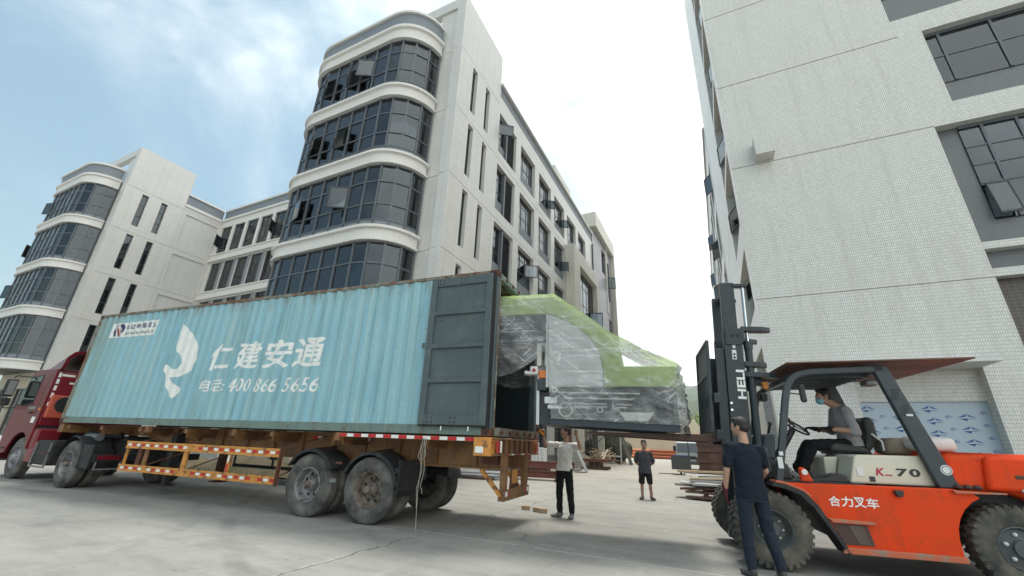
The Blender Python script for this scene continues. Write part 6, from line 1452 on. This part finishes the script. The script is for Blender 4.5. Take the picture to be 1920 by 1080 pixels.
o = empty('foam_block', (-8.6, 20.4, .35)); tag(o, 'white ribbed foam slabs standing behind the red beams', 'foam')
for i in range(4): part('slab', 'foam_white', o, (.19*i, .19*i+.17, 0, .3, 0, .86-.02*(i % 2)), bevel=.02)
part('stand', 'steel_brown', o, (-.1, .9, -.05, .35, -.35, -.005))
# galvanised frames, leaning dark sheet
o = empty('frame_stack', (-8.05, 24.4, 0)); tag(o, 'stack of small galvanised frames beside the leaning dark sheet', 'frames')
for i in range(7): part('frame', 'galv', o, (0, .6, 0, .05, .02+.15*i, .11+.15*i), (.0, .05, .051, .9, .02+.15*i, .11+.15*i), (.55, .6, .051, .9, .02+.15*i, .11+.15*i))
o = MB().box(-.03, .03, -.45, .45, 0, 1.2).build('metal_sheet', 'galv', None, bevel=.004); o.location = (-6.85, 24.2, .02); o.rotation_euler = (0, R(-26), R(10)); tag(o, 'bluish metal sheet leaning behind the man in white', 'metal sheet')
# timber scrap pile: each board a thing of a shared pile
rg = random.Random(11)
for i in range(46):
    L = rg.uniform(.9, 2.3); o = MB().box(-L/2, L/2, -.05, .05, -.015, .015).build('scrap_board', rg.choice(['timber', 'timber_pale', 'steel_brown', 'timber_pale']), None)
    x, y = rg.gauss(-8.0, .55), rg.gauss(31.5, 1.6); hh = max(.05, 1.05-.3*abs(x+8.1)-.12*abs(y-31.5))*rg.uniform(.2, 1)
    o.location = (x, y, hh+.15); o.rotation_euler = (rg.uniform(-.4, .4), rg.uniform(-.5, .5), rg.uniform(0, 3.14)); tag(o, 'loose scrap board in the timber pile along the left building', 'board', 'scrap boards in the timber pile')
o = empty('timber_rack', (-8.2, 27.5, 0)); tag(o, 'low rack of brown timbers in front of the scrap boards', 'timber rack')
for i in range(3): part('timber', 'steel_red', o, (0, 1.7, .4*i, .4*i+.15, .45, .62), bevel=.01); part('timber', 'steel_brown', o, (0, 1.7, .4*i, .4*i+.15, .02, .18), bevel=.01); part('support', 'steel_brown', o, (.5+.3*i, .62+.3*i, .1, .95, .181, .449))
# rusty shed columns and panels along the wall, mixer plant
o = empty('concrete_mixer', (-9.0, 40.0, 0)); tag(o, 'old green concrete mixer hopper on a white frame against the far beige wall', 'concrete mixer')
MB().lathe([(.35, .9), (.95, 1.5), (.95, 2.4), (.6, 2.7), (.3, 2.6)], (0, 0, 0), 'z', 20).build('hopper', 'mixer_green', o, smooth=R(40))
MB().lathe([(.3, -.9), (.75, -.45), (.8, .2), (.55, .7), (.3, .8)], (1.0, 0, 1.2), 'x', 20).build('drum', 'mixer_green', o, smooth=R(40)); part('engine', 'chassis_black', o, (-.5, .5, -.4, .4, .1, .85), bevel=.03)
for x in (-1.0, 1.0): part('frame_leg', 'foam_white', o, (x-.05, x+.05, -.9, -.8, 0, 2.5)); part('frame_leg', 'foam_white', o, (x-.05, x+.05, .8, .9, 0, 2.5))
part('frame_beam', 'foam_white', o, (-1.05, 1.05, -.9, -.8, 2.5, 2.6)); part('frame_beam', 'foam_white', o, (-1.05, 1.05, -.92, -.8, .55, .68))
for y in (-.65, .65): MB().lathe([(.1, -.06), (.26, -.06), (.3, 0), (.26, .06), (.1, .06)], (.7, y, .3), 'y', 18).build('wheel', 'rubber_dark', o)
o = MB().box(-.14, .14, -.03, .03, 0, 2.35).build('plank', 'ply_grey', None); o.location = (-6.95, 38.0, 0); o.rotation_euler = (0, R(-16), .1); tag(o, 'long grey plank propped against the concrete mixer', 'plank')
for i, (x, y, hh) in enumerate(((-9.2, 21.4, 3.4), (-9.2, 27.6, 3.6))):
    o = part('site_panel', 'steel_red', None, (x, x+.05, y, y+1.2, .0, hh), bevel=.004); tag(o, ('rusty site panel leaning on the left building behind the white foam' if i == 0 else 'rusty site panel leaning on the left building behind the leaning sheet'), 'panel')
MB().bar((-8.3, 28.5, .9), (-6.9, 29.3, 2.1), .05, .05).build('prop_bar', 'steel_brown', None); tag(bpy.data.objects['prop_bar'], 'thin dark bar slanting above the scrap timber', 'bar')
# far beige wall with pipes in front
o = empty('boundary_wall', (-30, 72, 0)); tag(o, 'long beige boundary wall closing the yard at the far end', 'wall')
for i in range(11): part('wall_panel', 'beige_wall', o, (5.5*i, 5.5*i+5.46, 0, .3, 0, 3.9)); part('pilaster', 'beige_wall', o, (5.5*i-.25, 5.5*i+.25, -.12, -.002, 0, 3.95))
for i in range(6): 
    q = MB().tube([(-3.5, 0, 0), (3.5, 0, 0)], .22, 12).build('orange_pipe', 'pipe_orange', None, smooth=R(40)); q.location = (-9.0+3.0*(i % 2), 66.5+.2*(i//2), .23+.40*(i//2)); tag(q, 'orange pipe lying in the heap before the far beige wall', 'pipe', 'orange pipes before the far wall')
o = empty('warehouse', (-2.5, 80, 0)); tag(o, 'white warehouse end with a lean-to seen beside the forklift mast', 'building')
part('wall', 'van_white', o, (.55, 9, 0, 6, 0, 10.2)); part('canopy', 'frame_dark', o, (-1.2, .52, -.4, 3, 4.6, 4.9)); part('vent_hood', 'frame_dark', o, (.6, 1.0, -.3, -.002, 5.4, 5.8), (.6, 1.0, -.3, -.002, 8.9, 9.1)); part('lean_to', 'grey_paint', o, (-1.8, .5, 0, 3, 3.9, 4.55))
o = empty('hopper_roof', (-4.2, 77, 0)); tag(o, 'cream funnel-shaped roof rising above the far beige wall', 'roof')
MB().prism([(-1.5, 3.9), (1.5, 3.9), (1.5, 4.9), (.75, 5.75), (.8, 6.0), (-.8, 6.0), (-.75, 5.75), (-1.5, 4.9)], lambda u, v, w: (u, w, v), -1.2, 1.2).build('hood', 'cream_paint', o, bevel=.03); part('base', 'cream_paint', o, (-1.3, 1.3, -1.0, 1.0, 0, 3.89))
# steel stacks on the right of the street
rg = random.Random(5)
for lv in range(9):
    o = MB().box(-.85, .85, -.35, .35, 0, .15).box(-.85, .85, -.35, -.3, .15, .17).build('steel_plate', 'steel_brown', None, bevel=.008); o.location = (.35+rg.uniform(-.08, .05), 15.6-.01*lv+.1, .05+.185*lv) if False else (.22+rg.uniform(-.06, .04), 15.75, .16+.165*lv); o.rotation_euler = (0, rg.uniform(-.01, .01), rg.uniform(-.05, .05)); o.location.x = .10+rg.uniform(-.05, .05)
    tag(o, ['lowest', 'second lowest', 'third from the bottom', 'fourth from the bottom', 'middle', 'fourth from the top', 'third from the top', 'second from the top', 'topmost'][lv]+' dark steel section in the tall stack beside the forklift mast', 'steel section', 'steel sections in the tall stack')
for x in (-.62, .5):
    o = MB().box(-.06, .06, -.4, .4, 0, .15).build('bearer', 'timber', None); o.location = (x, 15.75, 0); tag(o, 'timber bearer under the tall stack of steel sections', 'bearer', 'bearers under the steel stack')
lo = [(-.75, 14.95, .34, 1.5, .5, 'ply_grey', .08), (-.62, 14.8, .43, 1.3, .45, 'foam_white', -.12), (-.45, 14.9, .50, 1.2, .5, 'ply_grey', .1), (-.38, 14.85, .58, 1.3, .16, 'timber_pale', .05), (-.40, 14.75, .30, 1.8, .6, 'steel_brown', -.15), (-.3, 14.5, .20, 1.7, .5, 'steel_brown', -.3), (-.25, 14.35, .06, 1.8, .45, 'steel_brown', -.28), (-.35, 14.45, .42, 1.2, .2, 'galv', -.2), (-.65, 15.1, .66, 1.1, .4, 'foam_white', .2), (-.6, 15.15, .74, 1.6, .5, 'timber', .05)]
labs = ['grey board in the low heap before the steel stack', 'pale board low in the heap before the steel stack', 'grey board lying across the middle of the low heap', 'pale timber on the low heap by the forklift mast', 'brown steel strip under the boards of the low heap', 'brown steel strip slanting out of the low heap', 'lowest brown steel strip touching the ground by the heap', 'galvanised strip on the low heap', 'small pale sheet on top of the low heap', 'topmost long timber on the low heap']
for (x, y, z, L, w, m_, rz), lb in zip(lo, labs):
    o = MB().box(-L/2, L/2, -w/2, w/2, -.03, .03).build('board', m_, None, bevel=.006); o.location = (x+.05, y, z); o.rotation_euler = (rg.uniform(-.05, .05), rg.uniform(-.06, .03), rz); tag(o, lb, 'board', 'boards in the low heap')
# mesh crate, pole and small truck down the street
o = empty('mesh_crate', (-2.75, 27.5, 0)); tag(o, 'grey mesh crate on legs in the street', 'crate')
part('mesh_side', 'mesh_grey', o, (0, 1.0, 0, .02, .32, .98), (0, .02, .021, .8, .32, .98), (.98, 1.0, .021, .8, .32, .98), (0, 1.0, .801, .82, .32, .98)); part('bottom', 'mesh_grey', o, (.0, 1.0, 0, .82, .28, .315)); part('leg', 'steel_brown', o, (.4, .5, .3, .5, .03, .279)); part('foot', 'steel_brown', o, (-.8, .9, .2, .6, 0, .03)); part('blue_pack', 'pallet_blue', o, (.1, .9, .1, .7, .8, 1.06), bevel=.02)
o = MB().tube([(0, 0, 0), (.02, 0, 1.75)], .035, 8).build('steel_post', 'frame_grey', None, smooth=R(40)); o.location = (-1.72, 26.6, 0); tag(o, 'thin grey post standing beside the mesh crate', 'post')
v = empty('small_truck', (-3.0, 33.5, 0)); tag(v, 'small white flatbed truck parked down the street behind the mesh crate', 'truck')
MB().prism([(0, .45), (0, 1.15), (.25, 1.85), (1.5, 1.9), (1.5, .45)], lambda u, w, z: (z, u, w), 0, 1.7).build('cab', 'van_white', v, bevel=.08); MB().prism([(-.01, 1.18), (.22, 1.8), (.24, 1.8), (.02, 1.18)], lambda u, w, z: (z, u, w), .12, 1.58).build('windscreen', 'glass', v)
part('grille', 'frame_dark', v, (.4, 1.3, -.04, -.002, .75, .95)); part('bumper', 'frame_grey', v, (-.02, 1.72, -.08, .1, .4, .6), bevel=.03)
for x in (.1, 1.4): part('headlamp', 'foam_white', v, (x, x+.22, -.05, -.002, .78, .95), bevel=.02); part('mirror', 'frame_dark', v, (x*1.35-.28, x*1.35-.08, -.02, .1, 1.25, 1.6), bevel=.02)
part('load_bed', 'van_white', v, (-.02, 1.72, 1.55, 4.2, .7, 1.2))
for x in (.05, 1.45):
    for y in (.6, 3.4): MB().lathe([(.12, 0), (.3, 0), (.33, .03), (.33, .17), (.3, .2), (.12, .2)], (x, y, .33), 'x', 20).build('wheel', 'rubber_dark', v, smooth=R(40))
# ---------------------------------------------------------------- trees and hills
def tree(name, loc, h, r, label, seed, m='leaf', n=2600):
    rg = random.Random(seed); t = empty(name, loc); tag(t, label, 'tree')
    tr = MB(); tr.tube([(0, 0, 0), (.1, 0, h*.3), (.0, .1, h*.6)], [.22, .16, .08], 8); ends = []
    for i in range(9):
        a = rg.uniform(0, 6.28); z = h*rg.uniform(.35, .6); e = (math.cos(a)*r*.7, math.sin(a)*r*.7, z+h*rg.uniform(.1, .3)); tr.tube([(0, 0, z*.9), (e[0]*.5, e[1]*.5, z+.2), e], [.08, .05, .02], 6); ends.append(e)
    tr.build('trunk', 'bark', t)
    lf = MB()
    cl = [(e[0]*rg.uniform(.4, 1.1), e[1]*rg.uniform(.4, 1.1), e[2]+rg.uniform(-.3, .5)) for e in ends*3]
    for i in range(n):
        c = rg.choice(cl); p = Vector(c)+Vector((rg.gauss(0, r*.22), rg.gauss(0, r*.22), rg.gauss(0, r*.18))); d = Vector((rg.uniform(-1, 1), rg.uniform(-1, 1), rg.uniform(-.3, 1))).normalized(); q = d.orthogonal().normalized(); s = rg.uniform(.10, .22)
        lf.add([p, p+d*s+q*s*.45, p+d*s*2, p+d*s-q*s*.45], [(0, 1, 2, 3)])
    lf.build('crown', m, t, fix=False)
tree('leafy_tree', (-3.6, 92, 0), 9.5, 3.4, 'bright green tree behind the cream funnel roof', 21, 'leaf_bright'); tree('leafy_tree', (-9.5, 98, 0), 8.2, 3.6, 'dark green tree at the foot of the hill left of the bright one', 22)
tree('leafy_tree', (1.5, 100, 0), 8.0, 3.4, 'dark green tree at the foot of the hill right of the bright one', 23); tree('leafy_tree', (-15, 97, 0), 8, 3.6, 'dark green tree beyond the wall, farthest left', 24)
def hill_mat():
    m, t, b = nodes('hill_forest'); c = mixc(t, rampn(t, noisen(t, .05, 8, .75), .35, .65), (.018, .040, .016), (.075, .105, .035)); c = mixc(t, rampn(t, noisen(t, .012, 5), .5, .7), c, (.10, .11, .06)); t.links.new(c, b.inputs['Base Color']); b.inputs['Roughness'].default_value = .95; bumpn(t, b, noisen(t, .12, 6, .7), 1., 6.)
hill_mat()
HS = 2.2
def ridge(x): x = x/HS; return HS*(118+14*noise.noise(Vector((x*.006, 2.2, 0)))+10*noise.noise(Vector((x*.02, 7.1, 0)))+3*noise.noise(Vector((x*.09, 1.1, 0))))
def hillz(x, y):
    t = max(0, min(1, (y-200)/1750)); base = ridge(x)*t**1.1
    return base+t*22*noise.noise(Vector((x*.014, y*.009, 5)))+(2.8*noise.noise(Vector((x*.13, y*.13, 2))) if t > .01 else 0)
tag(MB().grid(lambda u, v: (-1200+1700*u, 180+1820*v**1.5, hillz(-1200+1700*u, 180+1820*v**1.5)-.5), 230, 190).build('hill', 'hill_forest', None, smooth=True, fix=False), 'forested hill beyond the yard', kind='structure')
o = MB().tube([(-3, 0, 0), (0, 0, 14), (3, 0, 0)], .4, 4).bar((-4, 0, 11), (4, 0, 11), .6, .6).build('pylon', 'frame_grey', None); o.scale = (2, 2, 2); o.location = (-84, 1950, ridge(-84)-8); tag(o, 'small pylon on the crest of the forested hill', 'pylon')
def haze():
    m = bpy.data.materials.new('haze'); m.use_nodes = True; t = m.node_tree; t.nodes.remove(t.nodes['Principled BSDF'])
    v = t.nodes.new('ShaderNodeVolumePrincipled'); v.inputs['Color'].default_value = (.90, .95, 1, 1); v.inputs['Density'].default_value = .0003; v.inputs['Anisotropy'].default_value = .2
    t.links.new(v.outputs[0], t.nodes['Material Output'].inputs['Volume']); MATS['haze'] = m
    o = MB().box(-1600, 1600, -320, 2450, -1, 345).build('haze', 'haze'); o['kind'] = 'stuff'; o['label'] = 'thin pale haze filling the air'; o['category'] = 'haze'
haze()
